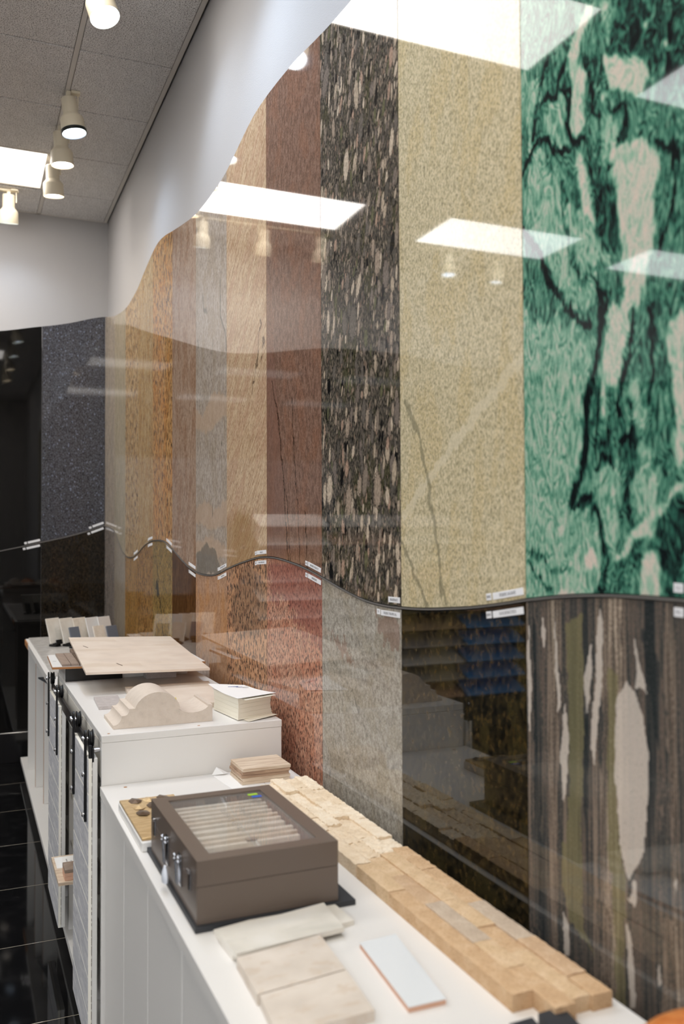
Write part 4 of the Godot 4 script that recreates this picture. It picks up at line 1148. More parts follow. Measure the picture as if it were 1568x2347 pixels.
func barn_door(t: Node3D, z0: float, z1: float) -> void:
	var y0 := 0.15
	var y1 := 0.968
	var d := part_box(t, "door", Vector3(0.3415, y0, z0), Vector3(0.357, y1, z1), M["door core"], 0.002)
	var o := origin_of(d)
	var n := 8
	var ph := (y1 - y0) / n
	for k in n:
		part_box(d, "plank", Vector3(0.331, y0 + k * ph + 0.0029, z0 + 0.001), Vector3(0.3321, y0 + (k + 1) * ph - 0.0029, z1 - 0.001), M["oak plank %d" % ((k * 2 + int(z0 * 7.0)) % 3 if (k * 2 + int(z0 * 7.0)) >= 0 else absi(k * 2 + int(z0 * 7.0)) % 3)], 0.0004)
	part_box(d, "groove_backing", Vector3(0.3322, y0 + 0.001, z0 + 0.0012), Vector3(0.3412, y1 - 0.001, z1 - 0.0006), M["groove cream"], 0.0)
	# crack along the raw edge that faces the camera
	var r := RandomNumberGenerator.new()
	r.seed = 8
	var mb := MB.new()
	var y := y1 - 0.01
	while y > y0 + 0.02:
		var l := r.randf_range(0.006, 0.03)
		mb.box(Vector3(0.3408, y - l, z1 - 0.0012) - o, Vector3(0.3418, y, z1 + 0.0002) - o, 0.0)
		y -= l + r.randf_range(0.002, 0.012)
	put(mb, "edge_crack", M["crack"], d)
	for s in [z0 + 0.012, z1 - 0.058]:
		var zc: float = s + 0.015
		# flat hanger strap from the wheel down the face
		mb = MB.new()
		mb.box(Vector3(0.325, 0.79, zc - 0.012) - o, Vector3(0.3305, 1.03, zc + 0.012) - o, 0.001)
		mb.cyl(Vector3(0.325, 0.79, zc) - o, Vector3(0.3305, 0.79, zc) - o, 0.012, 16)
		mb.cyl(Vector3(0.325, 1.03, zc) - o, Vector3(0.3305, 1.03, zc) - o, 0.012, 16)
		put(mb, "hanger_strap", M["black metal"], d)
		# grooved wheel on the rail
		mb = MB.new()
		mb.lathe([Vector2(0, 0), Vector2(0.023, 0), Vector2(0.025, 0.001), Vector2(0.025, 0.003), Vector2(0.0205, 0.0055), Vector2(0.0205, 0.0095), Vector2(0.025, 0.012), Vector2(0.025, 0.014), Vector2(0.023, 0.015), Vector2(0, 0.015)], Vector3(0.3355, 1.0168, zc) - o, Vector3.RIGHT, 24)
		put(mb, "wheel", M["black metal"], d)
		mb = MB.new()
		mb.lathe([Vector2(0, 0), Vector2(0.005, 0.0005), Vector2(0.0075, 0.003), Vector2(0.0075, 0.006), Vector2(0.0045, 0.0062), Vector2(0.0045, 0.036), Vector2(0.0065, 0.0362), Vector2(0.0055, 0.039), Vector2(0, 0.04)], Vector3(0.316, 1.0168, zc) - o, Vector3.RIGHT, 12)
		put(mb, "axle_bolt", M["zinc"], d)
		for yb in [0.80, 0.915]:
			mb = MB.new()
			mb.lathe([Vector2(0, 0), Vector2(0.005, 0.0006), Vector2(0.0075, 0.003), Vector2(0.0075, 0.0055), Vector2(0.004, 0.006), Vector2(0.004, 0.0085)], Vector3(0.317, yb, zc) - o, Vector3.RIGHT, 12)
			put(mb, "bolt", M["zinc"], d)

# ------------------------------------------------------------------ the open display unit between the tall cabinet and the back wall
func build_far_unit() -> void:
	var W: Material = M["white laminate"]
	var t := thing("display_unit", "open white display unit with upright dividers between barn-door cabinet and back wall", "display unit", Vector3(0.64, 0, -5.1))
	part_box(t, "plinth", Vector3(0.40, 0.0, -6.43), Vector3(0.9, 0.0715, -3.91), W, 0.001)
	part_box(t, "base_board", Vector3(0.367, 0.072, -6.45), Vector3(0.912, 0.1, -3.9065), W, 0.0014)
	part_box(t, "side_panel", Vector3(0.392, 0.1003, -6.10), Vector3(0.9, 0.9145, -6.08), W, 0.0012)
	part_box(t, "top", Vector3(0.375, 0.915, -6.105), Vector3(0.912, 0.940, -3.9065), W, 0.0014)
	part_box(t, "edge_strip", Vector3(0.366, 0.913, -5.75), Vector3(0.3748, 0.946, -3.9065), W, 0.001)
	part_box(t, "raw_edge", Vector3(0.3685, 0.905, -6.09), Vector3(0.3746, 0.937, -5.76), M["raw chipboard"], 0.001)
	part_box(t, "back_panel", Vector3(0.885, 0.1003, -6.079), Vector3(0.9, 0.9145, -3.9065), W, 0.0)
	for d in [[-5.66, 0.407], [-5.29, 0.424], [-4.75, 0.5], [-4.3, 0.5]]:
		var dv := part_box(t, "divider", Vector3(d[1], 0.1003, d[0]), Vector3(0.884, 0.9145, d[0] + 0.02), W, 0.001)
		var o := origin_of(dv)
		var mb := MB.new()
		mb.box(Vector3(d[1] - 0.0012, 0.101, d[0] + 0.001) - o, Vector3(d[1] - 0.0001, 0.914, d[0] + 0.019) - o, 0.0)
		put(mb, "raw_edge", M["raw chipboard"], dv)
	var cb := put(plate_at([Vector3(0.397, 0.80, -5.35), Vector3(0.56, 0.80, -5.33), Vector3(0.56, 0.80, -4.6), Vector3(0.468, 0.80, -4.9)], 0.008), "charcoal_board", M["charcoal"], t)
	cb.position = -t.position
	# grey-white tiles lying on the unit's top
	var gz := [-6.08, -5.56, -4.98, -4.4]
	for k in 3:
		var g := thing("floor_sample", ["veined pale grey tile lying flat at the back end of the display unit", "veined pale grey tile lying flat in the middle of the display unit's top", "veined pale grey tile lying flat on the display unit beside the barn-door cabinet"][k], "tile sample", Vector3(0.55, 0.9402, gz[k] + 0.3), "flat grey tiles on the display unit")
		part_box(g, "body", Vector3(0.392, 0.9404, gz[k] + 0.003), Vector3(0.83, 0.9494, gz[k + 1] - 0.003), M["grey marble"], 0.001)
	# small samples on black easels
	var spots := [[0.515, -5.52, "white marble", "leftmost pale sample tile on a black easel at the back of the display unit"], [0.59, -5.50, "white marble", "second pale sample tile on a black easel from the left"], [0.665, -5.49, "sample stone 0", "third pale sample tile on a black easel from the left"], [0.738, -5.48, "sample white", "fourth pale sample tile on a black easel from the left"], [0.81, -5.50, "sample white", "tallest white sample tile on a black easel beside the corner"]]
	for s in spots:
		easel_tile(s[0], s[1], M[s[2]], s[3], 0.15, 0.10)
	easel_tile(0.615, -5.38, M["sample grey"], "small blue-grey sample tile leaning before the second pale one", 0.105, 0.075)
	easel_tile(0.745, -5.30, M["sample stone 0"], "small cream sample tile leaning before the fourth pale one", 0.115, 0.085)
	easel_tile(0.828, -5.37, M["sample grey"], "small blue-grey sample tile leaning before the tallest white one", 0.105, 0.085)

func easel_tile(x: float, z: float, m: Material, label: String, h: float, w: float) -> void:
	var t := thing("easel_sample", label, "tile sample", Vector3(x, 0.9496, z), "little samples on black easels")
	var lean := Basis(Vector3.UP, deg_to_rad(38.0)) * Basis(Vector3.RIGHT, deg_to_rad(-17.0))
	var mb := MB.new()
	mb.box(Vector3(-w / 2.0, 0.0, -0.004), Vector3(w / 2.0, h, 0.004), 0.001)
	var o := put(mb, "tile", m, t)
	o.transform = Transform3D(lean, Vector3(0, 0.022, 0))
	mb = MB.new()
	mb.box(Vector3(-0.024, 0.0, -0.0125), Vector3(0.024, 0.075, -0.0045), 0.001)
	mb.box(Vector3(-0.024, -0.012, -0.012), Vector3(0.024, -0.0005, 0.022), 0.001)
	mb.box(Vector3(-0.022, 0.0, 0.016), Vector3(0.022, 0.014, 0.022), 0.001)
	o = put(mb, "easel", M["black metal"], t)
	o.transform = Transform3D(lean, Vector3(0, 0.022, 0))
	mb = MB.new()
	mb.box(Vector3(-0.02, 0.0, -0.045), Vector3(0.02, 0.012, 0.012), 0.001)
	o = put(mb, "foot", M["black metal"], t)
	o.transform = Transform3D(Basis(Vector3.UP, deg_to_rad(38.0)), Vector3.ZERO)

# ------------------------------------------------------------------ things on the tall cabinet
func build_tall_top() -> void:
	var Y := TALL
	# moulded stone section, cut face towards the camera
	var prof := [Vector2(0.410, 0.0), Vector2(0.710, 0.0), Vector2(0.710, 0.051), Vector2(0.697, 0.052)]
	for k in 9:
		var a := lerpf(0.12, 0.88, k / 8.0) * PI
		prof.append(Vector2(0.650 + 0.050 * cos(a), 0.055 - 0.024 * sin(a)))
	for k in 15:
		var a := lerpf(0.06, 0.93, k / 14.0) * PI
		prof.append(Vector2(0.541 + 0.070 * cos(a), 0.038 + 0.063 * sin(a)))
	prof.append_array([Vector2(0.474, 0.0565), Vector2(0.458, 0.0565)])
	for k in 6:
		var a := k / 5.0 * PI / 2.0
		prof.append(Vector2(0.4435 + 0.0135 * cos(a), 0.056 - 0.0185 * sin(a)))
	prof.append(Vector2(0.4355, 0.0375))
	for k in 8:
		var a := k / 7.0 * PI / 2.0
		prof.append(Vector2(0.4110 + 0.0235 * cos(a), 0.037 - 0.026 * sin(a)))
	prof.append(Vector2(0.410, 0.011))
	var clean := []
	for p in prof:
		if clean.is_empty() or (p - clean[-1]).length() > 0.0008: clean.append(p)
	var mb := MB.new()
	for i in clean.size(): clean[i] -= Vector2(0.56, 0.0)
	mb.extrude(clean, 0.0, -0.185)
	var o := put(mb, "carved_stone", M["sandstone"])
	o.position = Vector3(0.56, Y + 0.0002, -2.683)
	tag(o, "sand-coloured carved stone moulding section with round hump and steps", "stone moulding")
	# small lilac tile behind it
	o = put(plate_at([Vector3(0.422, Y + 0.0105, -3.2), Vector3(0.505, Y + 0.0105, -3.2), Vector3(0.492, Y + 0.0105, -3.005), Vector3(0.413, Y + 0.0105, -3.005)], 0.0102), "stone_tile", M["lilac marble"])
	tag(o, "small greyish-lilac stone tile lying left of the carved moulding", "tile sample")
	# pale slab under the papers
	o = put(plate_at([Vector3(0.552, Y + 0.0155, -3.335), Vector3(0.868, Y + 0.0155, -3.335), Vector3(0.792, Y + 0.0155, -2.895), Vector3(0.515, Y + 0.0155, -2.895)], 0.0152), "stone_tile", M["beige tile"])
	tag(o, "cream stone slab lying behind the carved moulding", "tile sample")
	o = put(plate_at([Vector3(0.628, Y + 0.0166, -3.02), Vector3(0.675, Y + 0.0166, -3.035), Vector3(0.662, Y + 0.0166, -2.955), Vector3(0.622, Y + 0.0166, -2.95)], 0.0008), "paper_note", mat("note yellow", rgb(226, 205, 96), 0.7))
	tag(o, "yellow-edged paper note lying on the cream slab behind the carved moulding", "paper note")
	# stack of price sheets
	var st := thing("paper_stack", "thick untidy stack of cream paper sheets at the cabinet corner", "paper stack", Vector3(0.84, Y, -2.74))
	var r := RandomNumberGenerator.new()
	r.seed = 4
	mb = MB.new()
	var n := 34
	var c0 := [Vector3(0.757, 0, -2.85), Vector3(0.868, 0, -2.868), Vector3(0.911, 0, -2.702), Vector3(0.781, 0, -2.648)]
	for k in n:
		var f := float(k) / n
		var bow := 0.006 * sin(f * PI)
		var p := []
		for i in 4:
			var q: Vector3 = c0[i] - st.position
			q.y = 0.0045 + 0.0019 * k
			var inward: float = bow * (1.0 if i >= 2 else 0.6)
			q -= Vector3(q.x, 0, q.z).normalized() * (inward + (0.0016 if k % 7 == 3 else 0.0) + r.randf_range(0.0, 0.0006))
			p.append(q)
		mb.plate(p, 0.00185)
	var sheets := put(mb, "sheets", M["stack paper"], st)
	sheets.set_meta("kind", "stuff")
	mb = MB.new()
	curl_sheet(mb, [Vector3(0.752, Y + 0.0725, -2.90), Vector3(0.868, Y + 0.0705, -2.872), Vector3(0.914, Y + 0.0735, -2.672), Vector3(0.778, Y + 0.0705, -2.638)], 0.006, st.position)
	var ts := put(mb, "top_sheet", M["paper"], st)
	mb = MB.new()
	curl_sheet(mb, [Vector3(0.768, Y + 0.069, -2.87), Vector3(0.875, Y + 0.069, -2.86), Vector3(0.908, Y + 0.0685, -2.66), Vector3(0.80, Y + 0.0655, -2.628)], 0.002, st.position)
	put(mb, "sheet", M["stack paper"], st)
	mb = MB.new()
	curl_sheet(mb, [Vector3(0.78, Y + 0.002, -2.80), Vector3(0.86, Y + 0.002, -2.82), Vector3(0.917, Y + 0.006, -2.668), Vector3(0.806, Y + 0.0015, -2.617)], 0.0015, st.position)
	put(mb, "loose_sheet", M["stack paper"], st)
	for k in 3:
		mb = MB.new()
		mb.box(Vector3(-0.017, 0, -0.0025), Vector3(0.017, 0.0006, 0.0025), 0.0)
		var s := put(mb, "print_mark", M["ink blue"] if k < 2 else M["ink"], ts)
		s.position = Vector3(0.823 + k * 0.017, Y + 0.0708 + 0.0012, -2.846 + k * 0.014) - st.position
		s.rotation.y = -0.2
		s.scale = Vector3(1.0 if k == 0 else 0.6, 1, 1 if k == 0 else 0.6)
	# raised sample boards at the far end of the cabinet top
	var rs := thing("riser_box", "low white box raising the sample boards on the tall cabinet", "box", Vector3(0.62, Y, -3.78))
	part_box(rs, "body", Vector3(0.371, Y + 0.0003, -3.898), Vector3(0.86, Y + 0.052, -3.652), M["white laminate"], 0.0012)
	var bg := put(MB_box(Vector3(0.372, Y + 0.0003, -3.650), Vector3(0.592, Y + 0.0505, -3.638), 0.001), "granite_strip", M["black granite"])
	tag(bg, "black granite strip standing on edge under the beige board", "stone strip")
	var sb := thing("sample_board", "white sample board with raw wooden edge under the beige board", "sample board", Vector3(0.6, Y + 0.0525, -3.78), "sample boards on the tall cabinet")
	mb = MB.new()
	mb.plate([Vector3(0.333, Y + 0.0625, -3.99), Vector3(0.913, Y + 0.0625, -3.90), Vector3(0.905, Y + 0.0625, -3.53), Vector3(0.32, Y + 0.0625, -3.615)], 0.0075)
	o = put(mb, "board", M["raw chipboard"], sb)
	o.position = -sb.position
	mb = MB.new()
	mb.plate([Vector3(0.334, Y + 0.0645, -3.989), Vector3(0.912, Y + 0.0645, -3.899), Vector3(0.904, Y + 0.0645, -3.532), Vector3(0.321, Y + 0.0645, -3.617)], 0.0018)
	o = put(mb, "face_sheet", M["sample white"], sb)
	o.position = -sb.position
	lettering("SERIES", 0.014, 0.003, o, M["ink"], Basis(Vector3(1, 0, 0), Vector3(0, 0, -1), Vector3(0, 1, 0)), Vector3(0.343, Y + 0.0648, -3.78), false)
	for k in 3:
		var x0 := 0.357 + k * 0.033
		var s := thing("tile_sample", ["first greyish-brown tile strip on the sample board, beside its white end", "second greyish-brown tile strip on the sample board", "third greyish-brown tile strip on the sample board, beside the beige board"][k], "tile sample", Vector3(x0, Y + 0.065, -3.77), "brown tile strips on the sample board")
		mb = MB.new()
		mb.plate([Vector3(x0 + 0.006, Y + 0.0735, -3.96 + (0.05 if k == 2 else 0.0)), Vector3(x0 + 0.037, Y + 0.0735, -3.955 + (0.05 if k == 2 else 0.0)), Vector3(x0 + 0.031, Y + 0.0735, -3.607 + k * 0.004), Vector3(x0, Y + 0.0735, -3.611 + k * 0.004)], 0.0085)
		o = put(mb, "body", M["brown tile"], s)
		o.position = -s.position
	var s4 := put(plate_at([Vector3(0.432, Y + 0.0775, -4.06), Vector3(0.474, Y + 0.0775, -4.055), Vector3(0.47, Y + 0.0775, -3.93), Vector3(0.430, Y + 0.0775, -3.935)], 0.0125), "tile_sample", M["brown tile"])
	s4.position.y = -0.0002
	tag(s4, "short greyish-brown tile block behind the three tile strips", "tile sample", "brown tile strips on the sample board")
	# grey block that carries the near end
	var gb := put(MB_box(Vector3(0.675, Y + 0.0003, -3.72 + 0.085), Vector3(0.797, Y + 0.066, -3.572), 0.0012), "stone_block", M["lilac marble"])
	tag(gb, "grey stone block propping up the near end of the beige board", "stone block")
	# the big tilted beige board
	var bb := put(plate_at([Vector3(0.435, 1.150, -4.14), Vector3(0.893, 1.133, -4.14), Vector3(0.858, 1.103, -3.28), Vector3(0.405, 1.115, -3.28)], 0.0085), "stone_tile", M["beige tile"])
	tag(bb, "large beige stone board lying tilted across the tall cabinet", "tile sample")
	var kk := 0
	for p in [[0.475, -3.86, 0.05], [0.545, -3.42, -0.1]]:
		var c := put(MB_box(Vector3(-0.0018, 0, -0.026), Vector3(0.0018, 0.0006, 0.026), 0.0), "scratch", M["crack"], bb)
		var f: float = (p[1] + 4.14) / 0.86
		c.position = Vector3(p[0], lerpf(1.150, 1.115, f) - (p[0] - 0.435) * 0.033 + 0.0003, p[1])
		c.rotation = Vector3(0.041, 0.25, -0.033)
		kk += 1

func plate_at(p: Array, t: float) -> MB:
	var mb := MB.new()
	mb.plate(p, t)
	return mb

func MB_box(a: Vector3, b: Vector3, ch: float) -> MB:
	var mb := MB.new()
	mb.box(a, b, ch)
	return mb

# paper sheet through four corners, dipping in the middle of its long way
func curl_sheet(mb: MB, p: Array, dip: float, org: Vector3) -> void:
	var n := 8
	for j in 2:
		for i in n:
			var q := []
			for t in [float(i) / n, float(i + 1) / n]:
				for s in [0.0, 1.0]:
					var a: Vector3 = p[0].lerp(p[3], t)
					var b: Vector3 = p[1].lerp(p[2], t)
					var c := a.lerp(b, s)
					c.y += -dip * sin(t * PI) * 0.6 + dip * pow(1.0 - t, 4.0) * (1.0 - s) + 0.0003
					c.y -= j * 0.0005
					q.append(c - org)
			mb.quad(q[0], q[1], q[3], q[2], Vector3.UP if j == 0 else Vector3.DOWN)

# ------------------------------------------------------------------ things on the low worktop
func build_low_top() -> void:
	var Y := TOP
	build_box()
	# stack of wood-look tiles on papers
	var pp := put(plate_at([Vector3(0.685, Y + 0.0013, -2.60), Vector3(0.80, Y + 0.0013, -2.605), Vector3(0.80, Y + 0.0013, -2.36), Vector3(0.705, Y + 0.0013, -2.36)], 0.0011), "paper_sheet", M["paper"])
	tag(pp, "white printed sheet under the wood-look tiles, left part", "paper sheet")
	var pq := put(plate_at([Vector3(0.805, Y + 0.0013, -2.59), Vector3(0.915, Y + 0.0013, -2.57), Vector3(0.912, Y + 0.0013, -2.405), Vector3(0.802, Y + 0.0013, -2.38)], 0.0011), "paper_sheet", M["paper"])
	tag(pq, "white printed sheet under the wood-look tiles, reaching towards the stone wall", "paper sheet")
	put(MB_box(Vector3(0.818, Y + 0.00135, -2.41), Vector3(0.9, Y + 0.0017, -2.407), 0.0), "print_line", M["ink"], pq)
	var crump := MB.new()
	crump.face_from([Vector3(0.683, Y + 0.002, -2.59), Vector3(0.70, Y + 0.022, -2.60), Vector3(0.716, Y + 0.006, -2.575)], Vector3(0.7, Y - 0.1, -2.59))
	crump.face_from([Vector3(0.70, Y + 0.022, -2.60), Vector3(0.735, Y + 0.004, -2.585), Vector3(0.716, Y + 0.006, -2.575)], Vector3(0.7, Y - 0.1, -2.59))
	put(crump, "turned_up_corner", M["paper"], pp)
	for k in 5:
		var w := put(MB_box(Vector3(0.735 + [0.0, 0.003, -0.002, 0.001, 0.002][k], Y + 0.0015 + k * 0.0092, -2.575), Vector3(0.879 + [0.0, 0.002, -0.002, 0.001, 0.003][k], Y + 0.0015 + k * 0.0092 + 0.009, -2.452 + [0.0, 0.001, 0.0, 0.002, 0.003][k]), 0.0008), "wood_tile", M["wood sample %d" % [0, 0, 1, 1, 0][k]])
		tag(w, "%s of the five wood-look tiles stacked against the tall cabinet" % ["bottom tile", "second tile from below", "middle tile", "second tile from the top", "top tile"][k], "tile sample", "stack of wood-look tiles")
	# gold mosaic sample on a white tray
	var tr := put(MB_box(Vector3(0.374, Y + 0.0003, -2.36), Vector3(0.52, Y + 0.022, -2.03), 0.002), "sample_tray", M["sample white"])
	tag(tr, "white tray under the gold tile, left of the grey box", "tray")
	var gt := thing("gold_tile", "brushed gold mosaic tile on a white tray beside the grey box", "tile sample", Vector3(0.44, Y + 0.022, -2.2))
	part_box(gt, "body", Vector3(0.376, Y + 0.0223, -2.355), Vector3(0.518, Y + 0.0285, -2.04), M["gold leaf"], 0.001)
	var r := RandomNumberGenerator.new()
	r.seed = 12
	for k in 9:
		var mb := MB.new()
		var cx := 0.412 + (k % 3) * 0.036
		var cz := -2.33 + int(k / 3.0) * 0.055
		var p := []
		for i in 6:
			var a := TAU * i / 6.0 + 0.3
			p.append(Vector3(cx + 0.0175 * cos(a), Y + 0.0287 + 0.003 * r.randf(), cz + 0.026 * sin(a)))
		var top := Vector3(cx, Y + 0.0335, cz)
		for i in 6: mb.face_from([p[i], p[(i + 1) % 6], top], Vector3(cx, Y - 0.2, cz))
		var o := put(mb, "facet", M["dark gold"] if k % 2 == 0 else M["gold leaf"], gt)
		o.position = -gt.position
	travertine()
	# pale tiles near the camera
	var w1 := put(plate_at([Vector3(0.416, Y + 0.0085, -1.565), Vector3(0.655, Y + 0.0085, -1.61), Vector3(0.662, Y + 0.0085, -1.50), Vector3(0.42, Y + 0.0085, -1.455)], 0.0082), "stone_tile", M["white marble"])
	tag(w1, "lower of the two white marble tiles in front of the grey box", "tile sample")
	var w2 := put(plate_at([Vector3(0.4145, Y + 0.0175, -1.535), Vector3(0.632, Y + 0.0175, -1.574), Vector3(0.626, Y + 0.0175, -1.462), Vector3(0.4215, Y + 0.0175, -1.441)], 0.0088), "stone_tile", M["white marble"])
	tag(w2, "upper of the two white marble tiles in front of the grey box", "tile sample")
	var b1 := put(plate_at([Vector3(0.4185, Y + 0.0345, -1.428), Vector3(0.576, Y + 0.0345, -1.452), Vector3(0.568, Y + 0.0345, -1.322), Vector3(0.414, Y + 0.0345, -1.303)], 0.0168), "stone_tile", M["limestone"])
	tag(b1, "beige limestone tile resting against the white marble tiles", "tile sample", "pair of beige limestone tiles")
	b1.position.y = -0.0172
	var b2 := put(plate_at([Vector3(0.4175, Y + 0.0335, -1.3015), Vector3(0.5695, Y + 0.0335, -1.3205), Vector3(0.559, Y + 0.0335, -1.193), Vector3(0.407, Y + 0.0335, -1.187)], 0.0160), "stone_tile", M["limestone"])
	tag(b2, "beige limestone tile nearest the camera, with rusty streaks", "tile sample", "pair of beige limestone tiles")
	b2.position.y = -0.0172
	# pale blue glazed tile with a terracotta body
	var gl := thing("glazed_tile", "pale blue-white glazed tile with a terracotta edge", "tile sample", Vector3(0.66, Y, -1.32))
	var q := [Vector3(0.634, Y + 0.0092, -1.412), Vector3(0.706, Y + 0.0092, -1.418), Vector3(0.678, Y + 0.0092, -1.192), Vector3(0.615, Y + 0.0092, -1.193)]
	var o := put(plate_at(q, 0.0016), "glaze", M["glaze"], gl)
	o.position = -gl.position
	var q2 := []
	for p in q: q2.append(p - Vector3(0, 0.0017, 0))
	o = put(plate_at(q2, 0.0072), "clay_body", M["terracotta"], gl)
	o.position = -gl.position
	# two charcoal tiles at the bottom edge of the picture
	var d1 := put(plate_at([Vector3(0.772, Y + 0.0175, -1.088), Vector3(0.816, Y + 0.0175, -1.090), Vector3(0.80, Y + 0.0175, -0.985), Vector3(0.756, Y + 0.0175, -0.985)], 0.0172), "slate_tile", M["slate"])
	tag(d1, "charcoal tile touching the end of the travertine strip", "tile sample", "charcoal tiles at the picture's lower edge")
	var d2 := put(plate_at([Vector3(0.718, Y + 0.0175, -1.082), Vector3(0.758, Y + 0.0175, -1.083), Vector3(0.742, Y + 0.0175, -0.98), Vector3(0.70, Y + 0.0175, -0.98)], 0.0172), "slate_tile", M["slate"])
	tag(d2, "charcoal tile cut off by the lower edge of the picture, left of the other", "tile sample", "charcoal tiles at the picture's lower edge")
	# rounded orange piece in the corner
	var sp := MB.new()
	var prof := []
	for k in 19:
		var a := -PI / 2.0 + PI * k / 18.0
		prof.append(Vector2(maxf(0.0, cos(a)) * 0.105, 0.075 + sin(a) * 0.075))
	sp.lathe(prof, Vector3.ZERO, Vector3.UP, 40)
	var og := put(sp, "rounded_piece", M["orange wood"])
	og.position = Vector3(0.80, Y + 0.0003, -0.78)
	tag(og, "smooth rounded orange-brown piece in the lower right corner", "ornament")

# split-face travertine panels, stone by stone
func travertine() -> void:
	var r := RandomNumberGenerator.new()
	r.seed = 21
	var Y := TOP
	var f := FastNoiseLite.new()
	f.frequency = 85.0
	f.fractal_octaves = 3
	f.seed = 2
	for panel in 2:
		var t := thing("ledger_panel", ["cream split-face travertine ledger panel running behind the grey box", "tan split-face travertine ledger panel nearest the camera"][panel], "stone panel", Vector3(0.83, Y, -2.05 if panel == 0 else -1.4), "travertine ledger panels")
		for row in 4:
			var x0 := 0.756 + row * 0.0372
			var x1 := x0 + 0.0366
			var za: float = [-2.372, -1.705][panel] + [0.02, 0.0, 0.012, -0.008][row] * 1.0
			var zb: float = [-1.715, -1.105][panel] + [0.012, -0.02, -0.03, -0.05][row] if panel == 0 else -1.11 + [-0.02, 0.035, 0.02, 0.025][row]
			if panel == 1: za = -1.713 + [0.012, -0.02, -0.03, -0.05][row] + 0.0015
			var z := za
			while z < zb - 0.02:
				var l := r.randf_range(0.09, 0.19)
				if zb - z - l < 0.05: l = zb - z
				var hgt := r.randf_range(0.0235, 0.0285) if panel == 1 else r.randf_range(0.020, 0.032)
				var rough := r.randf_range(0.0010, 0.0024) if panel == 0 else r.randf_range(0.0003, 0.0009)
				var mb := MB.new()
				ledger_stone(mb, Vector3(x0, 0.0004, z + 0.0004) - Vector3(0.83, 0, t.position.z), Vector3(x1, hgt, z + l - 0.0004) - Vector3(0.83, 0, t.position.z), rough, f, r.randf() * 50.0)
				var mk: String = ["travertine cream %d" % (r.randi() % 2), ["travertine tan 0", "travertine tan 2", "travertine tan 1", "travertine tan 0", "travertine tan 2", "travertine grey"][r.randi() % 6]][panel]
				put(mb, "stone", M[mk], t)
				z += l

func ledger_stone(mb: MB, a: Vector3, b: Vector3, rough: float, f: FastNoiseLite, ph: float) -> void:
	var nx := 7
	var nz := 22
	var h := []
	for i in nx + 1:
		var col := []
		for j in nz + 1:
			var x := lerpf(a.x, b.x, float(i) / nx)
			var z := lerpf(a.z, b.z, float(j) / nz)
			var y := b.y + f.get_noise_3d(x, ph, z) * rough * 3.0
			if i == 0 or i == nx or j == 0 or j == nz: y -= 0.0008
			col.append(Vector3(x, y, z))
		h.append(col)
	for i in nx:
		for j in nz:
			var nn := []
			for q in [[i, j], [i + 1, j], [i + 1, j + 1], [i, j + 1]]:
				var du: Vector3 = h[mini(q[0] + 1, nx)][q[1]] - h[maxi(q[0] - 1, 0)][q[1]]
				var dv: Vector3 = h[q[0]][mini(q[1] + 1, nz)] - h[q[0]][maxi(q[1] - 1, 0)]
				nn.append(dv.cross(du).normalized())
			mb.squad(h[i][j], h[i + 1][j], h[i + 1][j + 1], h[i][j + 1], nn[0], nn[1], nn[2], nn[3])
	for i in nx:
		for j in [0, nz]:
			mb.quad(h[i][j], h[i + 1][j], Vector3(h[i + 1][j].x, a.y, h[i + 1][j].z), Vector3(h[i][j].x, a.y, h[i][j].z), Vector3(0, 0, -1 if j == 0 else 1))
	for j in nz:
		for i in [0, nx]:
			mb.quad(h[i][j], h[i][j + 1], Vector3(h[i][j + 1].x, a.y, h[i][j + 1].z), Vector3(h[i][j].x, a.y, h[i][j].z), Vector3(-1 if i == 0 else 1, 0, 0))
	mb.quad(a, Vector3(b.x, a.y, a.z), Vector3(b.x, a.y, b.z), Vector3(a.x, a.y, b.z), Vector3.DOWN)

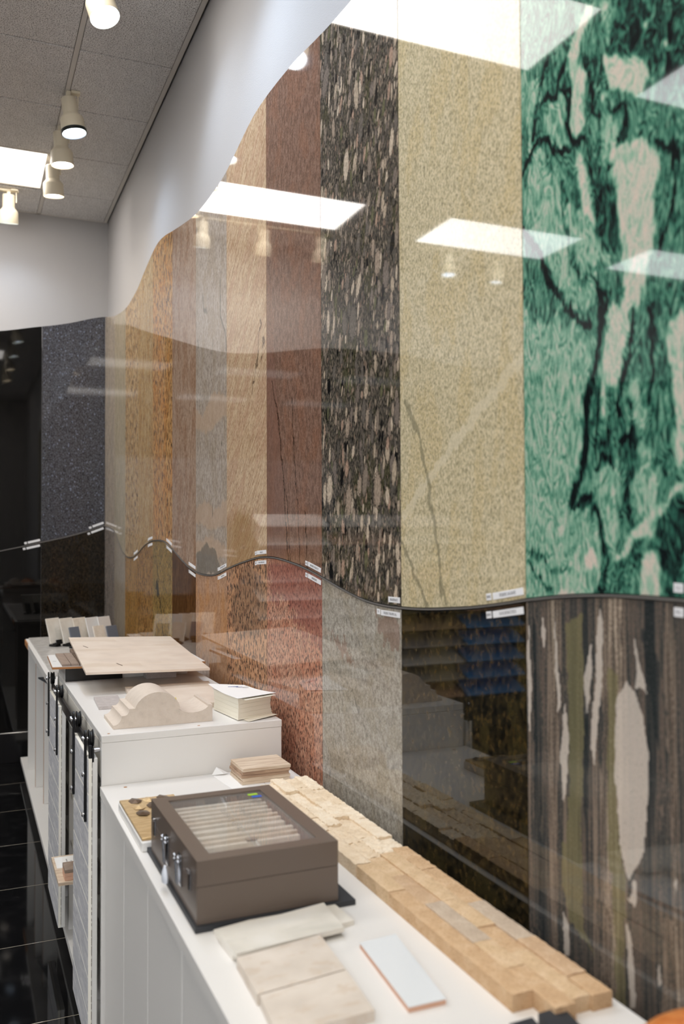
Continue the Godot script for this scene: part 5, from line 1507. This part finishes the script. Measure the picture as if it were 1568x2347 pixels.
# glass-topped presentation box on a slate tile
func build_box() -> void:
	var Y := TOP
	var sl := put(plate_at([Vector3(0.386, Y + 0.0105, -2.03), Vector3(0.70, Y + 0.0105, -2.03), Vector3(0.70, Y + 0.0105, -1.578), Vector3(0.386, Y + 0.0105, -1.578)], 0.0102), "slate_tile", M["slate"])
	tag(sl, "dark slate tile lying under the grey-brown glass-topped box", "tile sample")
	var x0 := 0.391
	var x1 := 0.668
	var z0 := -2.008
	var z1 := -1.588
	var y0 := Y + 0.0108
	var ys := 0.9655
	var y1 := 1.0125
	var L: Material = M["box leather"]
	var t := thing("sample_case", "grey-brown presentation box with glass lid full of stone samples", "box", Vector3((x0 + x1) / 2.0, y0, (z0 + z1) / 2.0))
	part_box(t, "bottom", Vector3(x0, y0, z0), Vector3(x1, y0 + 0.008, z1), L, 0.0003)
	for s in [[Vector3(x0, y0 + 0.0081, z0 + 0.0121), Vector3(x0 + 0.012, ys - 0.0006, z1 - 0.012)], [Vector3(x1 - 0.012, y0 + 0.0081, z0 + 0.0121), Vector3(x1, ys - 0.0006, z1 - 0.0121)], [Vector3(x0, y0 + 0.0081, z0), Vector3(x1, ys - 0.0006, z0 + 0.012)], [Vector3(x0, y0 + 0.0081, z1 - 0.012), Vector3(x1, ys - 0.0006, z1)]]:
		part_box(t, "wall", s[0], s[1], L, 0.0004)
	var lid := Node3D.new()
	lid.name = "lid"
	t.add_child(lid)
	var g0 := x0 + 0.031
	var g1 := x1 - 0.032
	var h0 := z0 + 0.031
	var h1 := z1 - 0.033
	for s in [[Vector3(x0, ys + 0.0006, z0), Vector3(g0, y1, z1)], [Vector3(g1, ys + 0.0006, z0), Vector3(x1, y1, z1)], [Vector3(g0 + 0.00005, ys + 0.0006, z0), Vector3(g1 - 0.00005, y1, h0)], [Vector3(g0 + 0.00005, ys + 0.0006, h1), Vector3(g1 - 0.00005, y1, z1)]]:
		part_box(lid, "lid_frame", s[0], s[1], L, 0.0)
	part_box(lid, "glass_pane", Vector3(g0 + 0.0002, y1 - 0.0065, h0 + 0.0002), Vector3(g1 - 0.0002, y1 - 0.0035, h1 - 0.0002), M["pane"], 0.0)
	var rot := Basis(Vector3(0, 0, 1), Vector3(1, 0, 0), Vector3(0, 1, 0))
	var base := origin_of(lid)
	lettering("ERCOU", 0.15, 0.012, lid, M["pale ink"], rot, Vector3(0.518, y1 - 0.0034, -1.80) - base, false)
	lettering("COLLECTION", 0.15, 0.007, lid, M["pale ink"], rot, Vector3(0.556, y1 - 0.0034, -1.80) - base, false)
	for s in [[Vector3(0.612, 0, -1.958), "sticker green"], [Vector3(0.616, 0, -1.94), "sticker blue"]]:
		part_box(lid, "sticker", s[0] + Vector3(-0.011, y1 - 0.0034, -0.006), s[0] + Vector3(0.011, y1 - 0.0028, 0.006), M[s[1]], 0.0)
	# chrome catches on the front
	for z in [-1.958, -1.632]:
		var mb := MB.new()
		mb.box(Vector3(x0 - 0.004, 0.946, z - 0.006), Vector3(x0 - 0.0003, 0.985, z + 0.006), 0.001)
		mb.cyl(Vector3(x0 - 0.005, 0.982, z - 0.007), Vector3(x0 - 0.005, 0.982, z + 0.007), 0.0035, 12, 0.0005)
		var o := put(mb, "catch", M["chrome"], t)
		o.position = -t.position
	for z in [-1.832, -1.715]:
		var mb := MB.new()
		mb.box(Vector3(x0 - 0.003, 0.925, z - 0.012), Vector3(x0 - 0.0003, 0.986, z + 0.012), 0.001)
		mb.tube([Vector3(x0 - 0.008, 0.93, z - 0.006), Vector3(x0 - 0.010, 0.975, z - 0.006), Vector3(x0 - 0.010, 0.975, z + 0.006), Vector3(x0 - 0.008, 0.93, z + 0.006)], 0.002, 8)
		for k in 4:
			mb.lathe([Vector2(0, 0), Vector2(0.003, 0.001), Vector2(0.0038, 0.003), Vector2(0.003, 0.0055), Vector2(0, 0.007)], Vector3(x0 - 0.009 + 0.003 * (k % 2), 0.972 + 0.008 * int(k / 2.0), z - 0.009 + 0.018 * (k % 2)), Vector3(-0.3, 1, 0), 12)
		var o := put(mb, "clasp", M["chrome"], t)
		o.position = -t.position
	var bag := thing("plastic_pouch", "small clear plastic pouch hanging from the box's clasp", "pouch", Vector3(x0 - 0.015, 0.93, -1.79))
	var mb2 := MB.new()
	mb2.lathe([Vector2(0, 0.0), Vector2(0.004, 0.001), Vector2(0.008, 0.014), Vector2(0.0125, 0.032), Vector2(0.0105, 0.052), Vector2(0, 0.056)], Vector3.ZERO, Vector3.DOWN, 14)
	var bo := put(mb2, "pouch", M["plastic bag"], bag)
	bo.scale = Vector3(0.55, 0.62, 1.3)
	bo.position = Vector3(0, 0.01, 0)
	# stone samples standing on edge inside
	var zt := [-1.958, -1.930, -1.903, -1.876, -1.848, -1.820, -1.788, -1.752, -1.723, -1.694, -1.646]
	var th := [0.012, 0.012, 0.010, 0.010, 0.010, 0.010, 0.018, 0.015, 0.010, 0.010, 0.011]
	var nm := ["farthest", "second from the far side", "third from the far side", "fourth from the far side", "fifth from the far side", "middle", "fifth from the near side", "fourth from the near side", "third from the near side", "second from the near side", "nearest"]
	for k in 11:
		var s := put(MB_box(Vector3(-0.121, 0, -th[k] / 2.0), Vector3(0.108 + 0.004 * sin(k * 1.9), 0.0885, th[k] / 2.0), 0.002), "stone_sample", M["sample stone %d" % (1 if k in [4, 8] else 0)])
		s.position = Vector3(0.5275, y0 + 0.0085, zt[k])
		s.rotation.x = -0.10
		tag(s, "pale stone sample standing on edge in the glass-topped box, %s" % nm[k], "stone sample", "stone samples in the box")
	var chip := put(MB_box(Vector3(0.52, y0 + 0.0975, -1.712), Vector3(0.54, y0 + 0.1005, -1.698), 0.0), "chip", M["brown tile"])
	tag(chip, "small dark brown chip lying on the samples under the glass", "chip")

# ------------------------------------------------------------------ track spotlights
func build_track_lights() -> void:
	var tm: Material = M["lamp body"]
	var t2 := thing("light_track", "cream lighting track on the ceiling along the back wall", "light track", Vector3(-1.3, CEIL, -6.52))
	part_box(t2, "bar", Vector3(-3.1, CEIL - 0.018, -6.538), Vector3(0.34, CEIL - 0.0003, -6.506), tm, 0.001)
	var cool := Color(0.82, 0.90, 1.0)
	var warm := Color(1.0, 0.962, 0.915)
	var heads := [
		[Vector3(0.492, CEIL, -3.85), Vector3(0.055, -0.21, 0.06), cool, 0.6, "bright bluish-white track spotlight at the top of the picture", false],
		[Vector3(0.509, CEIL, -4.955), Vector3(0.034, -0.21, 0.012), cool, 1.2, "cream track spotlight with a black rim", true],
		[Vector3(0.509, CEIL, -5.395), Vector3(0.017, -0.21, -0.01), warm, 0.8, "cream track spotlight directly behind the black-rimmed one", false],
		[Vector3(0.509, CEIL, -5.899), Vector3(0.014, -0.21, -0.03), warm, 0.8, "cream track spotlight beside the troffer, last on its track", false],
		[Vector3(0.274, CEIL, -6.521), Vector3(0.004, -0.21, -0.05), cool, 0.3, "cream track spotlight on the back wall's track, nearest the corner", false],
		[Vector3(-0.215, CEIL, -6.521), Vector3(0.0, -0.21, -0.06), warm, 0.4, "cream track spotlight on the back wall's track, second from the corner", false],
		[Vector3(-0.697, CEIL, -6.521), Vector3(0.0, -0.21, -0.06), warm, 0.4, "cream track spotlight on the back wall's track, third from the corner", false],
		[Vector3(-1.86, CEIL, -6.52), Vector3(0.02, -0.2, 0.03), cool, 0.4, "cream track spotlight on the back wall's track, fourth from the corner", false],
		[Vector3(-2.35, CEIL, -6.52), Vector3(0.02, -0.2, 0.0), cool, 0.4, "cream track spotlight on the back wall's track, last from the corner", false],
		[Vector3(0.509, CEIL, -2.896), Vector3(0.05, -0.21, 0.0), cool, 1.1, "track spotlight above the stack of papers, out of the picture", false],
		[Vector3(0.509, CEIL, -2.038), Vector3(0.045, -0.21, 0.0), cool, 1.1, "track spotlight above the grey box, out of the picture", false],
		[Vector3(0.509, CEIL, -1.126), Vector3(0.045, -0.21, 0.0), warm, 1.1, "track spotlight above the near tiles, out of the picture", false],
		[Vector3(0.509, CEIL, -0.215), Vector3(0.045, -0.21, 0.0), warm, 1.1, "track spotlight beside the camera, out of the picture", false],
	]
	for h in heads:
		spot_head(h[0], h[1], h[2], h[3], h[4], h[5])

func spot_head(at: Vector3, axis: Vector3, col: Color, power: float, label: String, rim: bool) -> void:
	var t := thing("track_spotlight", label, "spotlight", at, "track spotlights")
	var d := axis.normalized()
	var a := Vector3(0, -0.034, 0)
	t.scale = Vector3.ONE * 1.07
	var tm: Material = M["lamp body"]
	var mb := MB.new()
	# can: narrow neck, flare, wide barrel, open mouth with an inner reflector
	mb.lathe([Vector2(0.0, 0.0), Vector2(0.034, 0.0), Vector2(0.038, 0.004), Vector2(0.0385, 0.08), Vector2(0.0400, 0.085), Vector2(0.0560, 0.103), Vector2(0.0585, 0.110), Vector2(0.0600, 0.178), Vector2(0.0595, 0.181), Vector2(0.0575, 0.178), Vector2(0.05, 0.150)], a, d, 36)
	put(mb, "can", tm, t)
	if rim:
		mb = MB.new()
		mb.lathe([Vector2(0.0602, 0.166), Vector2(0.0640, 0.168), Vector2(0.0640, 0.184), Vector2(0.0600, 0.185), Vector2(0.0597, 0.1812)], a, d, 36)
		put(mb, "rim", M["lamp rim"], t)
	mb = MB.new()
	mb.box(Vector3(-0.011, -0.034, -0.016), Vector3(0.011, -0.0004 if at.z > -6.3 else -0.0185, 0.016), 0.002)
	put(mb, "adapter", tm, t)
	mb = MB.new()
	mb.box(Vector3(0.043, -0.085, -0.006), Vector3(0.050, -0.006, 0.006), 0.001)
	mb.box(Vector3(0.012, -0.014, -0.008), Vector3(0.056, -0.0004, 0.03), 0.001)
	put(mb, "bracket", tm, t)
	var key := "lamp face %s %.2f" % [str(col), power]
	if not M.has(key):
		var lm := mat(key, Color.WHITE, 0.4)
		lm.emission_enabled = true
		lm.emission = col
		lm.emission_energy_multiplier = 22.0 * power
	mb = MB.new()
	mb.lathe([Vector2(0, 0.158), Vector2(0.05, 0.158), Vector2(0.052, 0.163), Vector2(0.03, 0.168), Vector2(0.0, 0.169)], a, d, 32)
	put(mb, "lamp", M[key], t)
	var sp := SpotLight3D.new()
	sp.name = "spot_glow"
	sp.light_color = col
	sp.light_energy = 0.62 * power
	sp.spot_range = 12.0
	sp.spot_attenuation = 2.0
	sp.spot_angle = 62.0
	sp.spot_angle_attenuation = 1.0
	sp.light_size = 0.045
	sp.shadow_enabled = true
	t.add_child(sp)
	sp.position = a + d * 0.175
	sp.basis = Basis.looking_at(d, Vector3(0, 0, 1))

# ------------------------------------------------------------------ tile rack by the back wall (seen mirrored in the slabs)
func build_rack() -> void:
	var t := thing("tile_rack", "tall rack of slanting tile trays by the back wall, mirrored in the slabs", "display rack", Vector3(-1.3, 0, -6.45))
	var x0 := -2.5
	var x1 := -0.1
	for x in [x0, -1.9, -1.3, -0.7, x1]:
		part_box(t, "upright", Vector3(x - 0.012, 0.0, -6.62), Vector3(x + 0.012, 1.85, -6.5), M["charcoal"], 0.001)
	part_box(t, "plinth", Vector3(x0 + 0.013, 0.0, -6.60), Vector3(x1 - 0.013, 0.25, -6.38), M["charcoal"], 0.001)
	var cols := ["sample white", "brown tile", "lilac marble", "terracotta", "travertine tan 1", "grey marble", "charcoal"]
	for c in 4:
		for k in 11:
			var y := 0.28 + k * 0.14
			var xa := x0 + c * 0.6 + 0.014
			var m: Material = M[cols[(c * 3 + k * 2) % 7]]
			if c == 0 and k in [0, 1, 2, 3, 4]: m = M["blue sample"]
			if c == 3 and k in [9, 10]: m = M["sample white"]
			var mb := MB.new()
			mb.plate([Vector3(xa, y + 0.09, -6.56), Vector3(xa + 0.572, y + 0.09, -6.56), Vector3(xa + 0.572, y, -6.36), Vector3(xa, y, -6.36)], 0.012)
			var o := put(mb, "tray", m, t)
			o.position = -t.position
